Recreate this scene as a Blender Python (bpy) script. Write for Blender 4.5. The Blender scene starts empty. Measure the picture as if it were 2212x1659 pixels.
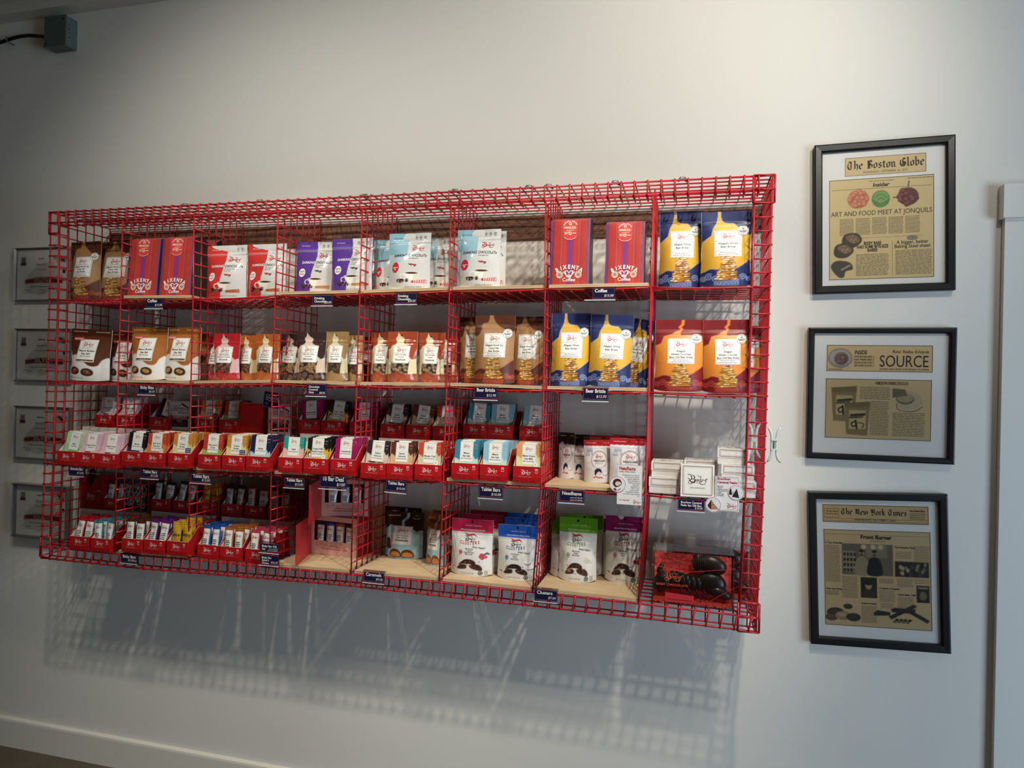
import bpy, math, random
import numpy as np
from mathutils import Vector, Matrix
random.seed(7)
SC = bpy.context.scene
COL = SC.collection
U = 0.0381                      # one cell of the wire mesh, in metres
FLOOR = -57.1                   # floor height in cells (z = 0 is the top of the wire unit)
WALLY = 7.3                     # wall plane, cells behind the front of the wire unit

def T(X, Y, Z):
    return Vector((X * U, Y * U, (Z - FLOOR) * U))

# ---------------------------------------------------------------- camera
_a = np.array([-6.22904780e-03, 2.54620539e-01, 2.26216855e-02])
_t = np.linalg.norm(_a); _k = _a / _t
_K = np.array([[0, -_k[2], _k[1]], [_k[2], 0, -_k[0]], [-_k[1], _k[0], 0]])
CM = (np.eye(3) + np.sin(_t) * _K + (1 - np.cos(_t)) * _K @ _K) @ np.array([[1., 0, 0], [0, 0, -1], [0, 1, 0]])
CP = np.array([60.4604300, -52.9315278, -15.8076457]); CF = 1478.52937
cam = bpy.data.objects.new('camera', bpy.data.cameras.new('camera')); COL.objects.link(cam)
cam.data.sensor_width = 36; cam.data.lens = CF / 2212 * 36; cam.data.clip_start = 0.05
_R = Matrix(((CM[0][0], -CM[1][0], -CM[2][0]), (CM[0][1], -CM[1][1], -CM[2][1]), (CM[0][2], -CM[1][2], -CM[2][2])))
cam.matrix_world = Matrix.Translation(T(*CP)) @ _R.to_4x4()
SC.camera = cam

def at(px, py, y=None, z=None):
    """point in cells where the sight line of a photo pixel meets the plane y or z"""
    d = CM.T @ np.array([(px - 1106) / CF, (py - 829.5) / CF, 1.])
    t = (y - CP[1]) / d[1] if y is not None else (z - CP[2]) / d[2]
    return CP + t * d

# ---------------------------------------------------------------- light
SC.view_settings.view_transform = 'Standard'; SC.view_settings.look = 'None'
SC.view_settings.gamma = 1; SC.view_settings.use_curve_mapping = False
SC.view_settings.exposure = 0.2
w = bpy.data.worlds.new('room_air'); SC.world = w; w.use_nodes = True
w.node_tree.nodes['Background'].inputs[0].default_value = (1.0, 0.86, 0.50, 1)
w.node_tree.nodes['Background'].inputs[1].default_value = 0.03

def spot(name, loc, aim, power, color, radius, angle=100, blend=0.9):
    l = bpy.data.lights.new(name, 'SPOT'); l.energy = power; l.color = color
    l.shadow_soft_size = radius; l.spot_size = math.radians(angle); l.spot_blend = blend
    o = bpy.data.objects.new(name, l); COL.objects.link(o); o.location = T(*loc)
    o.rotation_euler = (T(*aim) - T(*loc)).to_track_quat('-Z', 'Y').to_euler()
    return o
def area(name, loc, aim, power, color, sx, sy):
    l = bpy.data.lights.new(name, 'AREA'); l.energy = power; l.color = color
    l.shape = 'RECTANGLE'; l.size = sx * U; l.size_y = sy * U
    o = bpy.data.objects.new(name, l); COL.objects.link(o); o.location = T(*loc)
    o.rotation_euler = (T(*aim) - T(*loc)).to_track_quat('-Z', 'Y').to_euler()
    return o
def LIGHTS():
    warm = (1.0, 0.95, 0.83)
    spot('ceiling_spot_right', (88, -36, 24), (54, 7, 2), 54, warm, 0.03, 80, 1.0)
    spot('ceiling_spot_middle', (75, -34, 24), (52, 7, 5), 48, warm, 0.03, 80, 1.0)
    spot('ceiling_spot_left', (20, -36, 24), (22, 7, -10), 42, (1.0, 0.98, 0.88), 0.05, 90, 1.0)
    spot('rack_spot_middle', (70, -30, 24), (50, 0, -22), 80, warm, 0.04, 56, 0.8)
    spot('rack_spot_left', (30, -30, 24), (22, 0, -20), 58, warm, 0.04, 56, 0.8)
    spot('rack_spot_right', (75, -45, 24), (55, 0, -26), 55, warm, 0.04, 32, 0.8)
    area('window_daylight', (150, -58, -28), (78, 7, -44), 72, (0.62, 0.80, 1.0), 40, 50)
LIGHTS()
# ---------------------------------------------------------------- materials
def lin(h):
    h = h.lstrip('#'); v = [int(h[i:i + 2], 16) / 255 for i in (0, 2, 4)]
    return np.array([x / 12.92 if x <= 0.04045 else ((x + 0.055) / 1.055) ** 2.4 for x in v])
_mats = {}
def mat(name, color=None, rough=0.5, metal=0.0, bump=0.0, bscale=60, trans=0.0, attr=False, spec=0.5, coat=0.0, var=0.0, ior=1.45):
    if name in _mats: return _mats[name]
    m = bpy.data.materials.new(name); m.use_nodes = True; nt = m.node_tree; n = nt.nodes; L = nt.links
    b = n['Principled BSDF']
    b.inputs['Roughness'].default_value = rough; b.inputs['Metallic'].default_value = metal
    b.inputs['Specular IOR Level'].default_value = spec; b.inputs['Coat Weight'].default_value = coat
    b.inputs['Transmission Weight'].default_value = trans; b.inputs['IOR'].default_value = ior
    if attr:
        a = n.new('ShaderNodeAttribute'); a.attribute_name = 'Col'; L.new(a.outputs['Color'], b.inputs['Base Color'])
    else:
        c = lin(color) if isinstance(color, str) else np.array(color)
        b.inputs['Base Color'].default_value = (*c, 1)
        if var:
            tc = n.new('ShaderNodeTexCoord'); no = n.new('ShaderNodeTexNoise'); no.inputs['Scale'].default_value = bscale * .3
            no.inputs['Detail'].default_value = 4
            mx = n.new('ShaderNodeMix'); mx.data_type = 'RGBA'
            mx.inputs[6].default_value = (*(c * (1 - var)), 1); mx.inputs[7].default_value = (*np.minimum(c * (1 + var), 1), 1)
            L.new(tc.outputs['Object'], no.inputs['Vector']); L.new(no.outputs['Fac'], mx.inputs[0]); L.new(mx.outputs[2], b.inputs['Base Color'])
    if bump:
        tc = n.new('ShaderNodeTexCoord'); no = n.new('ShaderNodeTexNoise'); no.inputs['Scale'].default_value = bscale; no.inputs['Detail'].default_value = 3
        bp = n.new('ShaderNodeBump'); bp.inputs['Strength'].default_value = bump; bp.inputs['Distance'].default_value = 0.002
        L.new(tc.outputs['Object'], no.inputs['Vector']); L.new(no.outputs['Fac'], bp.inputs['Height']); L.new(bp.outputs['Normal'], b.inputs['Normal'])
    _mats[name] = m
    return m
def thin_glass(name, tint='#ffffff', refl=1.0, rough=.02):
    """thin clear sheet: lets light straight through and mirrors at grazing angles"""
    if name in _mats: return _mats[name]
    m = bpy.data.materials.new(name); m.use_nodes = True; nt = m.node_tree; n = nt.nodes; L = nt.links; n.remove(n['Principled BSDF'])
    tr = n.new('ShaderNodeBsdfTransparent'); tr.inputs[0].default_value = (*lin(tint), 1); gl = n.new('ShaderNodeBsdfGlossy'); gl.inputs['Roughness'].default_value = rough
    fr = n.new('ShaderNodeFresnel'); fr.inputs[0].default_value = 1.45; ml_ = n.new('ShaderNodeMath'); ml_.operation = 'MULTIPLY'; ml_.inputs[1].default_value = refl; mx = n.new('ShaderNodeMixShader')
    L.new(fr.outputs[0], ml_.inputs[0]); L.new(ml_.outputs[0], mx.inputs[0]); L.new(tr.outputs[0], mx.inputs[1]); L.new(gl.outputs[0], mx.inputs[2]); L.new(mx.outputs[0], n['Material Output'].inputs[0])
    _mats[name] = m; return m
M_PRINT = lambda: mat('printed_paper', attr=True, rough=0.55, bump=0.05, bscale=300)
M_CARD = lambda: mat('printed_card', attr=True, rough=0.35, bump=0.04, bscale=200)
M_MATTE = lambda: mat('matte_film', attr=True, rough=0.42, bump=0.15, bscale=45)
M_FOIL = lambda: mat('glossy_film', attr=True, rough=0.17, bump=0.75, bscale=26, coat=0.4)

# ---------------------------------------------------------------- mesh builder (local units: cells)
class MB:
    def __init__(s): s.v = []; s.f = []; s.c = []; s.m = []; s.n = 0
    def add(s, v, f, color=(1, 1, 1), mi=0):
        v = np.asarray(v, float).reshape(-1, 3); b = s.n; s.v.append(v); s.n += len(v)
        c = np.asarray(color, float)
        s.c.append(np.tile(c, (len(v), 1)) if c.ndim == 1 else c)
        for q in f: s.f.append(tuple(int(i) + b for i in q)); s.m.append(mi)
        return s
    def box(s, x0, x1, y0, y1, z0, z1, color=(1, 1, 1), mi=0):
        v = [(x, y, z) for z in (z0, z1) for y in (y0, y1) for x in (x0, x1)]
        return s.add(v, [(0, 2, 3, 1), (4, 5, 7, 6), (0, 1, 5, 4), (1, 3, 7, 5), (3, 2, 6, 7), (2, 0, 4, 6)], color, mi)
    def tube(s, pts, r, n=6, color=(1, 1, 1), mi=0, caps=True):
        pts = [np.array(p, float) for p in pts]; V = []; F = []
        up = None
        for i, p in enumerate(pts):
            a = pts[max(i - 1, 0)]; b = pts[min(i + 1, len(pts) - 1)]
            d = b - a; d /= (np.linalg.norm(d) + 1e-9)
            if up is None:
                up = np.array([0, 0, 1.]) if abs(d[2]) < .9 else np.array([0, 1., 0])
            x = np.cross(d, up); x /= (np.linalg.norm(x) + 1e-9); y = np.cross(x, d); up = y
            k = 1.0
            if 0 < i < len(pts) - 1:
                d1 = p - pts[i - 1]; d1 /= np.linalg.norm(d1) + 1e-9
                k = 1 / max(.6, abs(float(np.dot(d1, d))))
            rr = r[i] if hasattr(r, '__len__') else r
            for j in range(n):
                t = 2 * math.pi * j / n
                V.append(p + rr * (math.cos(t) * x * k + math.sin(t) * y))
        for i in range(len(pts) - 1):
            for j in range(n):
                F.append((i * n + j, i * n + (j + 1) % n, (i + 1) * n + (j + 1) % n, (i + 1) * n + j))
        if caps:
            F.append(tuple(range(n - 1, -1, -1))); F.append(tuple((len(pts) - 1) * n + j for j in range(n)))
        return s.add(V, F, color, mi)
    def grid(s, P, color, mi=0, flip=False):
        """P: (h,w,3) points; color (3,) or (h,w,3)"""
        h, w = P.shape[:2]; c = np.asarray(color, float)
        if c.ndim == 3: c = c.reshape(-1, 3)
        i = np.arange((h - 1) * (w - 1)); r = i // (w - 1); q = i % (w - 1); a = r * w + q
        F = np.stack([a, a + 1, a + w + 1, a + w], 1)
        if flip: F = F[:, ::-1]
        return s.add(P.reshape(-1, 3), F.tolist(), c, mi)
    def mesh(s, name, mats, smooth=False):
        me = bpy.data.meshes.new(name)
        V = np.concatenate(s.v) * U; me.from_pydata(V.tolist(), [], s.f)
        C = np.concatenate(s.c); at_ = me.color_attributes.new('Col', 'FLOAT_COLOR', 'POINT')
        at_.data.foreach_set('color', np.concatenate([C, np.ones((len(C), 1))], 1).astype(np.float32).ravel())
        for m in mats: me.materials.append(m)
        if len(mats) > 1: me.polygons.foreach_set('material_index', s.m)
        if smooth: me.polygons.foreach_set('use_smooth', [True] * len(me.polygons))
        me.update()
        return me
    def build(s, name, mats, parent=None, smooth=False, loc=None, rot=None, scale=None):
        if not isinstance(mats, (list, tuple)): mats = [mats]
        return link(name, s.mesh(name, mats, smooth), parent, loc, rot, scale)

def link(name, me, parent=None, loc=None, rot=None, scale=None):
    o = bpy.data.objects.new(name, me); COL.objects.link(o)
    if parent is not None: o.parent = parent
    if loc is None and parent is None: loc = (0, 0, 0)
    if loc is not None: o.location = T(*loc) if parent is None else Vector(loc) * U
    if rot is not None: o.rotation_euler = rot
    if scale is not None: o.scale = scale
    return o
def tag(o, label, cat, group=None, kind=None):
    if label: o['label'] = label
    if cat: o['category'] = cat
    if group: o['group'] = group
    if kind: o['kind'] = kind
    return o
def struct(o): o['kind'] = 'structure'; return o
def empty(name, loc, rz=0.0):
    o = bpy.data.objects.new(name, None); COL.objects.link(o); o.location = T(*loc); o.rotation_euler = (0, 0, rz)
    o.empty_display_size = .02
    return o
def copy_tree(o, parent=None):
    c = o.copy(); COL.objects.link(c); c.parent = parent
    for ch in list(o.children): copy_tree(ch, c)
    return c
def put(proto, loc, rot=(0, 0, 0), sc=1.0, label=None, group=None, _used=set()):
    """place a finished thing: the first call moves the prototype itself, later calls copy it with its parts"""
    if proto.name in _used: o = copy_tree(proto)
    else: o = proto; _used.add(proto.name)
    o.location = T(*loc); o.rotation_euler = rot
    o.scale = (sc, sc, sc) if not hasattr(sc, '__len__') else sc
    if label: o['label'] = label
    if group: o['group'] = group
    elif 'group' in o: del o['group']
    return o
# ---------------------------------------------------------------- the room
def wallmat(name, hexc):
    m = mat(name, hexc, rough=0.62, bump=0.10, bscale=160, spec=0.35); return m
wm = wallmat('painted_wall', '#e6e2da')
mb = MB(); mb.box(-60, 130, WALLY, WALLY + 3, FLOOR, 27, )
struct(mb.build('wall_back', wm))
mb = MB(); mb.box(-60, 180, -130, WALLY, FLOOR - 2, FLOOR)
fm = mat('brown_concrete', '#5d5040', rough=0.35, bump=0.3, bscale=20, var=0.5)
struct(mb.build('floor', fm))
# baseboard with a sloping painted cap
mb = MB(); y0 = WALLY - 0.45
prof = [(WALLY, FLOOR), (y0, FLOOR), (y0, FLOOR + 2.8), (y0 + .05, FLOOR + 3.0), (WALLY, FLOOR + 3.12)]
for n_, (xa, xb) in enumerate(((-60, 83.3),)):
    V = [(x, y, z) for x in (xa, xb) for (y, z) in prof]; k = len(prof)
    mb.add(V, [(i, (i + 1) % k, k + (i + 1) % k, k + i) for i in range(k)] + [tuple(range(k - 1, -1, -1)), tuple(range(k, 2 * k))])
struct(mb.build('baseboard_back', mat('trim_paint', '#e4dfd3', rough=0.35, bump=0.05, bscale=60)))
# boxed beam and ceiling, top left
tp = mat('beam_paint', '#cfc9bb', rough=0.6, bump=0.2, bscale=50)
mb = MB(); mb.box(-60, 130, WALLY - 1.6, WALLY, 23.95, 26.0)
mb.box(-60, 130, WALLY - 3.4, WALLY - 1.6, 25.2, 27)
struct(mb.build('trim_1', tp))
mb = MB(); mb.box(-60, 180, -130, WALLY + 3, 27, 28)
struct(mb.build('ceiling', mat('ceiling_paint', '#d8d4ca', rough=0.8, bump=0.1)))
# door casing at the right: stile + head
tm = mat('casing_paint', '#e9e7df', rough=0.30, bump=0.04, bscale=40)
mb = MB()
mb.box(83.35, 110, WALLY - .55, WALLY, FLOOR, -0.2)
struct(mb.build('trim_2', tm))
mb = MB()
mb.box(83.1, 110, WALLY - .95, WALLY, -2.2, 0.35)
o = struct(mb.build('trim_3', tm))
for px_, py_, r in ((2183, 1153, .16), (2183, 1475, .16), (2171, 1137, .06), (2172, 1464, .05)):
    p = at(px_, py_, y=WALLY - .55); mb = MB()
    ring = [(p[0] + r * math.cos(a), WALLY - .57, p[2] + r * .8 * math.sin(a)) for a in np.linspace(0, 2 * math.pi, 14)[:-1]]
    mb.add(ring, [tuple(range(13))])
    so = mb.build('filler_spot', mat('wood_filler', '#b9a88a', rough=.7)); so.parent = bpy.data.objects['trim_2']
# small scuffs on the wall
mb = MB()
for px_, py_, r in ((1245, 272, .05), (1880, 510, .05), (1657, 1275, .09), (1651, 1269, .04), (1637, 1287, .05), (1160, 525, .05), (1684, 416, .07), (1690, 425, .04), (998, 252, .04), (1612, 352, .04), (1442, 1116, .06), (1677, 1100, .05), (1135, 520, .03)):
    p = at(px_, py_, y=WALLY)
    mb.add([(p[0] + r * math.cos(a), WALLY - .01, p[2] + r * .7 * math.sin(a)) for a in np.linspace(0, 2 * math.pi, 9)[:-1]], [tuple(range(8))])
o = mb.build('scuff_marks', mat('scuff', '#5a534b', rough=.8)); o.parent = bpy.data.objects['wall_back']; o['kind'] = 'stuff'
# ---------------------------------------------------------------- the red wire shelving
NX = [[0.0, 8.5, 16.4, 25.1, 33.2, 41.15, 49.1, 57.45, 65.95],
      [0.1, 8.5, 16.5, 25.0, 33.15, 41.2, 49.2, 57.4, 65.9],
      [0.1, 8.45, 16.5, 24.9, 33.05, 41.15, 49.25, 57.4, 65.85],
      [0.05, 8.45, 16.6, 25.0, 33.0, 41.05, 49.25, 57.35, 65.75],
      [-0.1, 8.6, 16.7, 25.1, 32.95, 40.9, 48.75, 57.0, 65.5]]
NZ = [[-1.0] * 9,
      [-8.4, -8.5, -8.55, -8.35, -8.3, -8.15, -8.1, -8.05, -8.1],
      [-16.35, -16.4, -16.35, -16.1, -16.1, -16.0, -16.1, -16.05, -16.1],
      [-24.3, -24.35, -24.2, -24.1, -24.0, -23.8, -23.8, -23.85, -23.85],
      [-32.4, -32.4, -32.2, -32.2, -32.1, -32.0, -32.05, -32.1, -32.25]]
DEPTH = 7.0
def shelf_z(x, lev):
    return float(np.interp(x, NX[lev], NZ[lev]))
def div_x(i, z):
    zz = [NZ[j][i] for j in range(5)][::-1]; xx = [NX[j][i] for j in range(5)][::-1]
    return float(np.interp(z, zz, xx))
RED = mat('red_vinyl_coating', '#b01c24', rough=0.33, bump=0.15, bscale=120, coat=0.2)
WR = 0.064
unit = empty('wire_shelving_unit', (0, 0, 0)); unit.location = T(0, 0, 0)
tag(unit, 'large red wire grid shelving unit of eight bays hung on the white wall', 'shelving')
def wire(mb, pts, r=WR): mb.tube(pts, r, 6)
def L(v):  # unit origin is T(0,0,0): local cells equal world cells
    return v
for i in range(9):
    mb = MB()
    side = i in (0, 8)
    for k in range(8):
        y = k * DEPTH / 7
        top = 0.0 if (k >= 2 or side) else -1.0
        pts = [(div_x(i, -1), y, top)] + [(NX[j][i], y, NZ[j][i]) for j in range(1, 5)]
        if side: pts.append((NX[4][i], y, -33.3))
        wire(mb, pts, WR * 1.1 if k == 0 else WR)
    # horizontals: eight per row
    off = WR * 1.6 * (1 if i < 7 else -1)
    for j in range(4):
        za, zb = (0.0 if j == 0 else NZ[j][i]), NZ[j + 1][i]
        for q in range(8 if j else 8):
            z = za + (zb - za) * q / 8
            if j == 0 and q <= 1 and not side: continue
            x = div_x(i, z)
            wire(mb, [(x + off, -0.08, z), (x + off, DEPTH + .1, z)])
    if side:
        s = 1 if i == 0 else -1; wdt = 1.0 if i == 0 else 1.2
        zs = []
        for j in range(4):
            za, zb = (0.0 if j == 0 else NZ[j][i]), NZ[j + 1][i]
            zs += [za + (zb - za) * q / 8 for q in range(8)]
        zs.append(NZ[4][i])
        for z in zs:
            x = div_x(i, z)
            wire(mb, [(x - s * .12, -.04, z), (x + s * (wdt - .1), -.04, z), (x + s * wdt, .06, z), (x + s * wdt, 1.08, z)])
        for y in (0.0, 1.0):
            wire(mb, [(div_x(i, -1) + s * wdt, y, -.0)] + [(NX[j][i] + s * wdt, y, NZ[j][i]) for j in range(1, 5)], WR * 1.1)
        # doubled corner plates where the wire pieces overlap
        for (z0, z1) in ((0.05, -2.0), (NZ[4][i] + 1.0, -33.35)):
            x = div_x(i, z0)
            wire(mb, [(x - s * .16, -.02, z0), (x - s * .16, -.02, z1)], WR * 1.3)
            wire(mb, [(x + s * (wdt + .12), -.1, z0), (x + s * (wdt + .12), -.1, z1)], WR * 1.3)
            for z in (z0, (z0 + z1) / 2, z1): wire(mb, [(x - s * .16, -.05, z), (x + s * (wdt + .12), -.1, z)])
        for z in np.linspace(NZ[4][i] - .1, -33.25, 2):
            wire(mb, [(div_x(i, z) + off, -0.08, z), (div_x(i, z) + off, DEPTH + .1, z)])
    mb.build('side_panel' if side else 'divider_panel', RED, unit, smooth=True)
# top panel with its folded front rim
mb = MB()
for k in range(8): wire(mb, [(-.1, k * DEPTH / 7, 0.0), (66.05, k * DEPTH / 7, 0.0)], WR * (1.15 if k == 0 else 1))
for (y, z) in ((0, -1.0), (1.0, -1.05)): wire(mb, [(-.1, y, z), (66.05, y, z)], WR * 1.15)
for x in list(np.arange(1, 66.0, 1.0)):
    o_ = .14
    wire(mb, [(x, 7.1, o_), (x, 0.15, o_), (x, -.1, o_ - .06), (x, -o_, -.1), (x, -o_, -.9), (x, -.05, -1.0 - o_), (x, 1.1, -1.05 - o_)])
mb.build('top_panel', RED, unit, smooth=True)
# bottom panel with its folded front channel
mb = MB()
def bz(x): return shelf_z(x, 4)
def rz_(x): return float(np.interp(x, [0, 12, 18, 32, 44, 58, 65.5], [-33.5, -33.5, -33.35, -33.05, -33.1, -33.15, -33.3]))
xs = np.linspace(-.1, 65.6, 23)
for k in range(8): wire(mb, [(x, k * DEPTH / 7, bz(x)) for x in xs], WR * (1.2 if k == 0 else 1))
for y in (0, 1.0): wire(mb, [(x, y, rz_(x)) for x in xs], WR * (1.2 if y == 0 else 1))
for n_ in range(66):
    x = n_ * 1.0 - .05; a = bz(x); b = rz_(x)
    wire(mb, [(x, 7.1, a + .12), (x, .9, a + .12), (x + .25, .1, a + .1), (x + .2, -.1, a), (x + .02, -.14, b + .12), (x, -.08, b - .02), (x + .1, .5, b - .1), (x, .95, b - .04), (x, 1.12, b + .1), (x, 1.12, a)])
mb.build('bottom_panel', RED, unit, smooth=True)
# wire shelves
for j in (1, 2, 3):
    for i in range(8):
        mb = MB(); xa, xb = NX[j][i] + .1, NX[j][i + 1] - .1; za, zb = NZ[j][i], NZ[j][i + 1]
        zf = lambda x: za + (zb - za) * (x - xa) / (xb - xa)
        sag = lambda x, y: zf(x) - 0.10 * math.sin(math.pi * (x - xa) / (xb - xa)) * (1 if y == 0 else .4)
        for k in range(8):
            y = k * DEPTH / 7
            wire(mb, [(x, y, sag(x, y)) for x in np.linspace(xa, xb, 7)], WR * (1.25 if k == 0 else 1))
        for q in range(1, 8):
            x = xa + (xb - xa) * q / 8
            wire(mb, [(x, -.1, sag(x, 0) + (-.13)), (x, DEPTH + .1, zf(x) - .12)])
        # hooked wire ends that clip the shelf to the dividers
        for x in (xa, xb): mb.tube([(x, .15, zf(x) - .3), (x + .1, .2, zf(x) - .1), (x, .3, zf(x) + .15)], .04, 5)
        mb.build('wire_shelf', RED, unit, smooth=True)
# steel clips on the top
for px_, py_ in ((1144, 418), (1330, 405), (1475, 388), (985, 425), (1186, 430), (790, 434), (404, 456), (565, 446)):
    p = at(px_, py_, y=1.0); mb = MB()
    mb.tube([(p[0] - .35, .6, .1), (p[0] - .15, .7, .32), (p[0] + .15, .8, .32), (p[0] + .35, .9, .1)], [.06, .16, .16, .06], 8)
    mb.build('steel_clip', mat('dull_steel', '#77756c', rough=.45, metal=.8), unit, smooth=True)
# timber ledger on the wall behind the unit
ml = bpy.data.materials.new('brown_hardwood'); ml.use_nodes = True; nt = ml.node_tree; n = nt.nodes
b = n['Principled BSDF']; b.inputs['Roughness'].default_value = .5
tc = n.new('ShaderNodeTexCoord'); mp = n.new('ShaderNodeMapping'); mp.inputs['Scale'].default_value = (2, 20, 45)
no = n.new('ShaderNodeTexNoise'); no.inputs['Scale'].default_value = 3; no.inputs['Detail'].default_value = 6; no.inputs['Distortion'].default_value = 1.0
cr = n.new('ShaderNodeValToRGB'); cr.color_ramp.elements[0].position = .35; cr.color_ramp.elements[1].position = .7
cr.color_ramp.elements[0].color = (*lin('#4a2c1e'), 1); cr.color_ramp.elements[1].color = (*lin('#8a5c44'), 1)
nt.links.new(tc.outputs['Object'], mp.inputs[0]); nt.links.new(mp.outputs[0], no.inputs['Vector']); nt.links.new(no.outputs['Fac'], cr.inputs[0]); nt.links.new(cr.outputs[0], b.inputs['Base Color'])
led = empty('timber_ledger', (36, WALLY, -1.3))
tag(led, 'dark brown grooved timber ledger strip screwed to the wall behind the top row', 'timber')
mb = MB()
x0_, x1_ = at(236, 510, y=7.1)[0] - 36, at(1648, 455, y=7.1)[0] - 36
mb.box(x0_, x1_, -.17, 0, -.05, .95); mb.box(x0_, x1_, -.10, 0, -.18, -.05); mb.box(x0_, x1_, -.17, 0, -1.25, -.18)
mb.build('board', ml, led)
for x in np.linspace(x0_ + 2, x1_ - 1.2, 12):
    for dx in (0, .55):
        mb = MB(); mb.tube([(x + dx, -.16, -.45 + .1 * math.sin(x)), (x + dx, -.22, -.45 + .1 * math.sin(x))], .09, 10)
        mb.build('screw_head', mat('brass', '#b59a63', rough=.35, metal=.9), led)
# ---------------------------------------------------------------- lettering and flat artwork
_dg = None
_tc = {}
def textmesh(s, bold=0.0, spacing=1.0):
    """flat glyph mesh, cap height 1, origin at the left of the baseline -> verts, faces, width"""
    k = (s, bold, spacing)
    if k in _tc: return _tc[k]
    cu = bpy.data.curves.new('t', 'FONT'); cu.body = s; cu.offset = bold; cu.resolution_u = 3; cu.space_character = spacing
    o = bpy.data.objects.new('t', cu); COL.objects.link(o)
    dg = bpy.context.evaluated_depsgraph_get(); me = o.evaluated_get(dg).to_mesh()
    V = np.array([v.co[:2] for v in me.vertices]).reshape(-1, 2) / 0.73
    F = [tuple(p.vertices) for p in me.polygons]
    o.evaluated_get(dg).to_mesh_clear(); bpy.data.objects.remove(o); bpy.data.curves.remove(cu)
    wd = V[:, 0].max() if len(V) else 0.1
    _tc[k] = (V, F, wd)
    return _tc[k]
def cat(pts, n=6, closed=False):
    P = np.array(pts, float)
    if closed: P = np.vstack([P[-1], P, P[0], P[1]])
    else: P = np.vstack([2 * P[0] - P[1], P, 2 * P[-1] - P[-2]])
    out = []
    for i in range(1, len(P) - 2):
        for t in np.linspace(0, 1, n, endpoint=False):
            a, b, c, d = P[i - 1:i + 3]
            out.append(.5 * ((2 * b) + (c - a) * t + (2 * a - 5 * b + 4 * c - d) * t * t + (3 * b - a - 3 * c + d) * t ** 3))
    if not closed: out.append(P[-2])
    return np.array(out)
def ribbon(pts, w, smooth=4):
    P = cat(pts, smooth) if smooth else np.array(pts, float); n = len(P)
    W = np.interp(np.linspace(0, 1, n), np.linspace(0, 1, len(w)), w) if hasattr(w, '__len__') else np.full(n, w)
    D = np.gradient(P, axis=0); D /= np.linalg.norm(D, axis=1)[:, None] + 1e-9; N = np.stack([-D[:, 1], D[:, 0]], 1)
    V = np.concatenate([P + N * W[:, None] / 2, P - N * W[:, None] / 2])
    return V, [(i, n + i, n + i + 1, i + 1) for i in range(n - 1)]
def disc(cx, cy, rx, ry=None, n=22):
    ry = rx if ry is None else ry
    a = np.linspace(0, 2 * math.pi, n, endpoint=False)
    return np.stack([cx + rx * np.cos(a), cy + ry * np.sin(a)], 1), [tuple(range(n))]
LOGO_S = [
    ([(262, 425), (300, 412), (370, 425), (440, 455), (465, 500), (430, 545), (375, 562)], [20, 16, 9, 18, 26, 14, 8]),
    ([(330, 440), (372, 480), (378, 530), (340, 590), (292, 625), (285, 670), (330, 705), (380, 690), (385, 655), (350, 645)], [10, 22, 24, 18, 10, 10, 12, 16, 18, 10]),
    ([(262, 545), (282, 528), (305, 560), (340, 620), (400, 650), (460, 630), (475, 585), (440, 555), (395, 556)], [14, 10, 16, 22, 30, 34, 26, 14, 8]),
    ([(478, 562), (494, 548), (490, 590), (512, 606), (530, 580)], [6, 10, 14, 8, 6]),
    ([(515, 548), (535, 560), (555, 600), (575, 604)], [8, 14, 14, 6]), ([(572, 548), (545, 575), (518, 606)], [8, 8, 8]),
    ([(610, 556), (588, 560), (582, 590), (604, 606), (622, 590)], [8, 12, 14, 8, 5]),
    ([(572, 448), (600, 470), (650, 455), (640, 520), (628, 580), (650, 608), (690, 590), (690, 556), (650, 558)], [16, 8, 12, 14, 14, 9, 16, 12, 6]),
    ([(716, 552), (734, 560), (738, 590), (768, 586), (795, 540), (822, 528), (832, 560)], [8, 14, 12, 8, 14, 10, 16]),
    ([(792, 552), (796, 620), (760, 680), (700, 705), (640, 690), (615, 645), (640, 612), (672, 626), (655, 648)], [10, 14, 12, 14, 16, 16, 10, 12, 8])]
_logo = []
for P_, W_ in LOGO_S:
    P_ = [((x - 262) / 572, (705 - y) / 572) for x, y in P_]
    _logo.append(ribbon(P_, [max(q, 11) / 572 * 1.15 for q in W_], 3))

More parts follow.
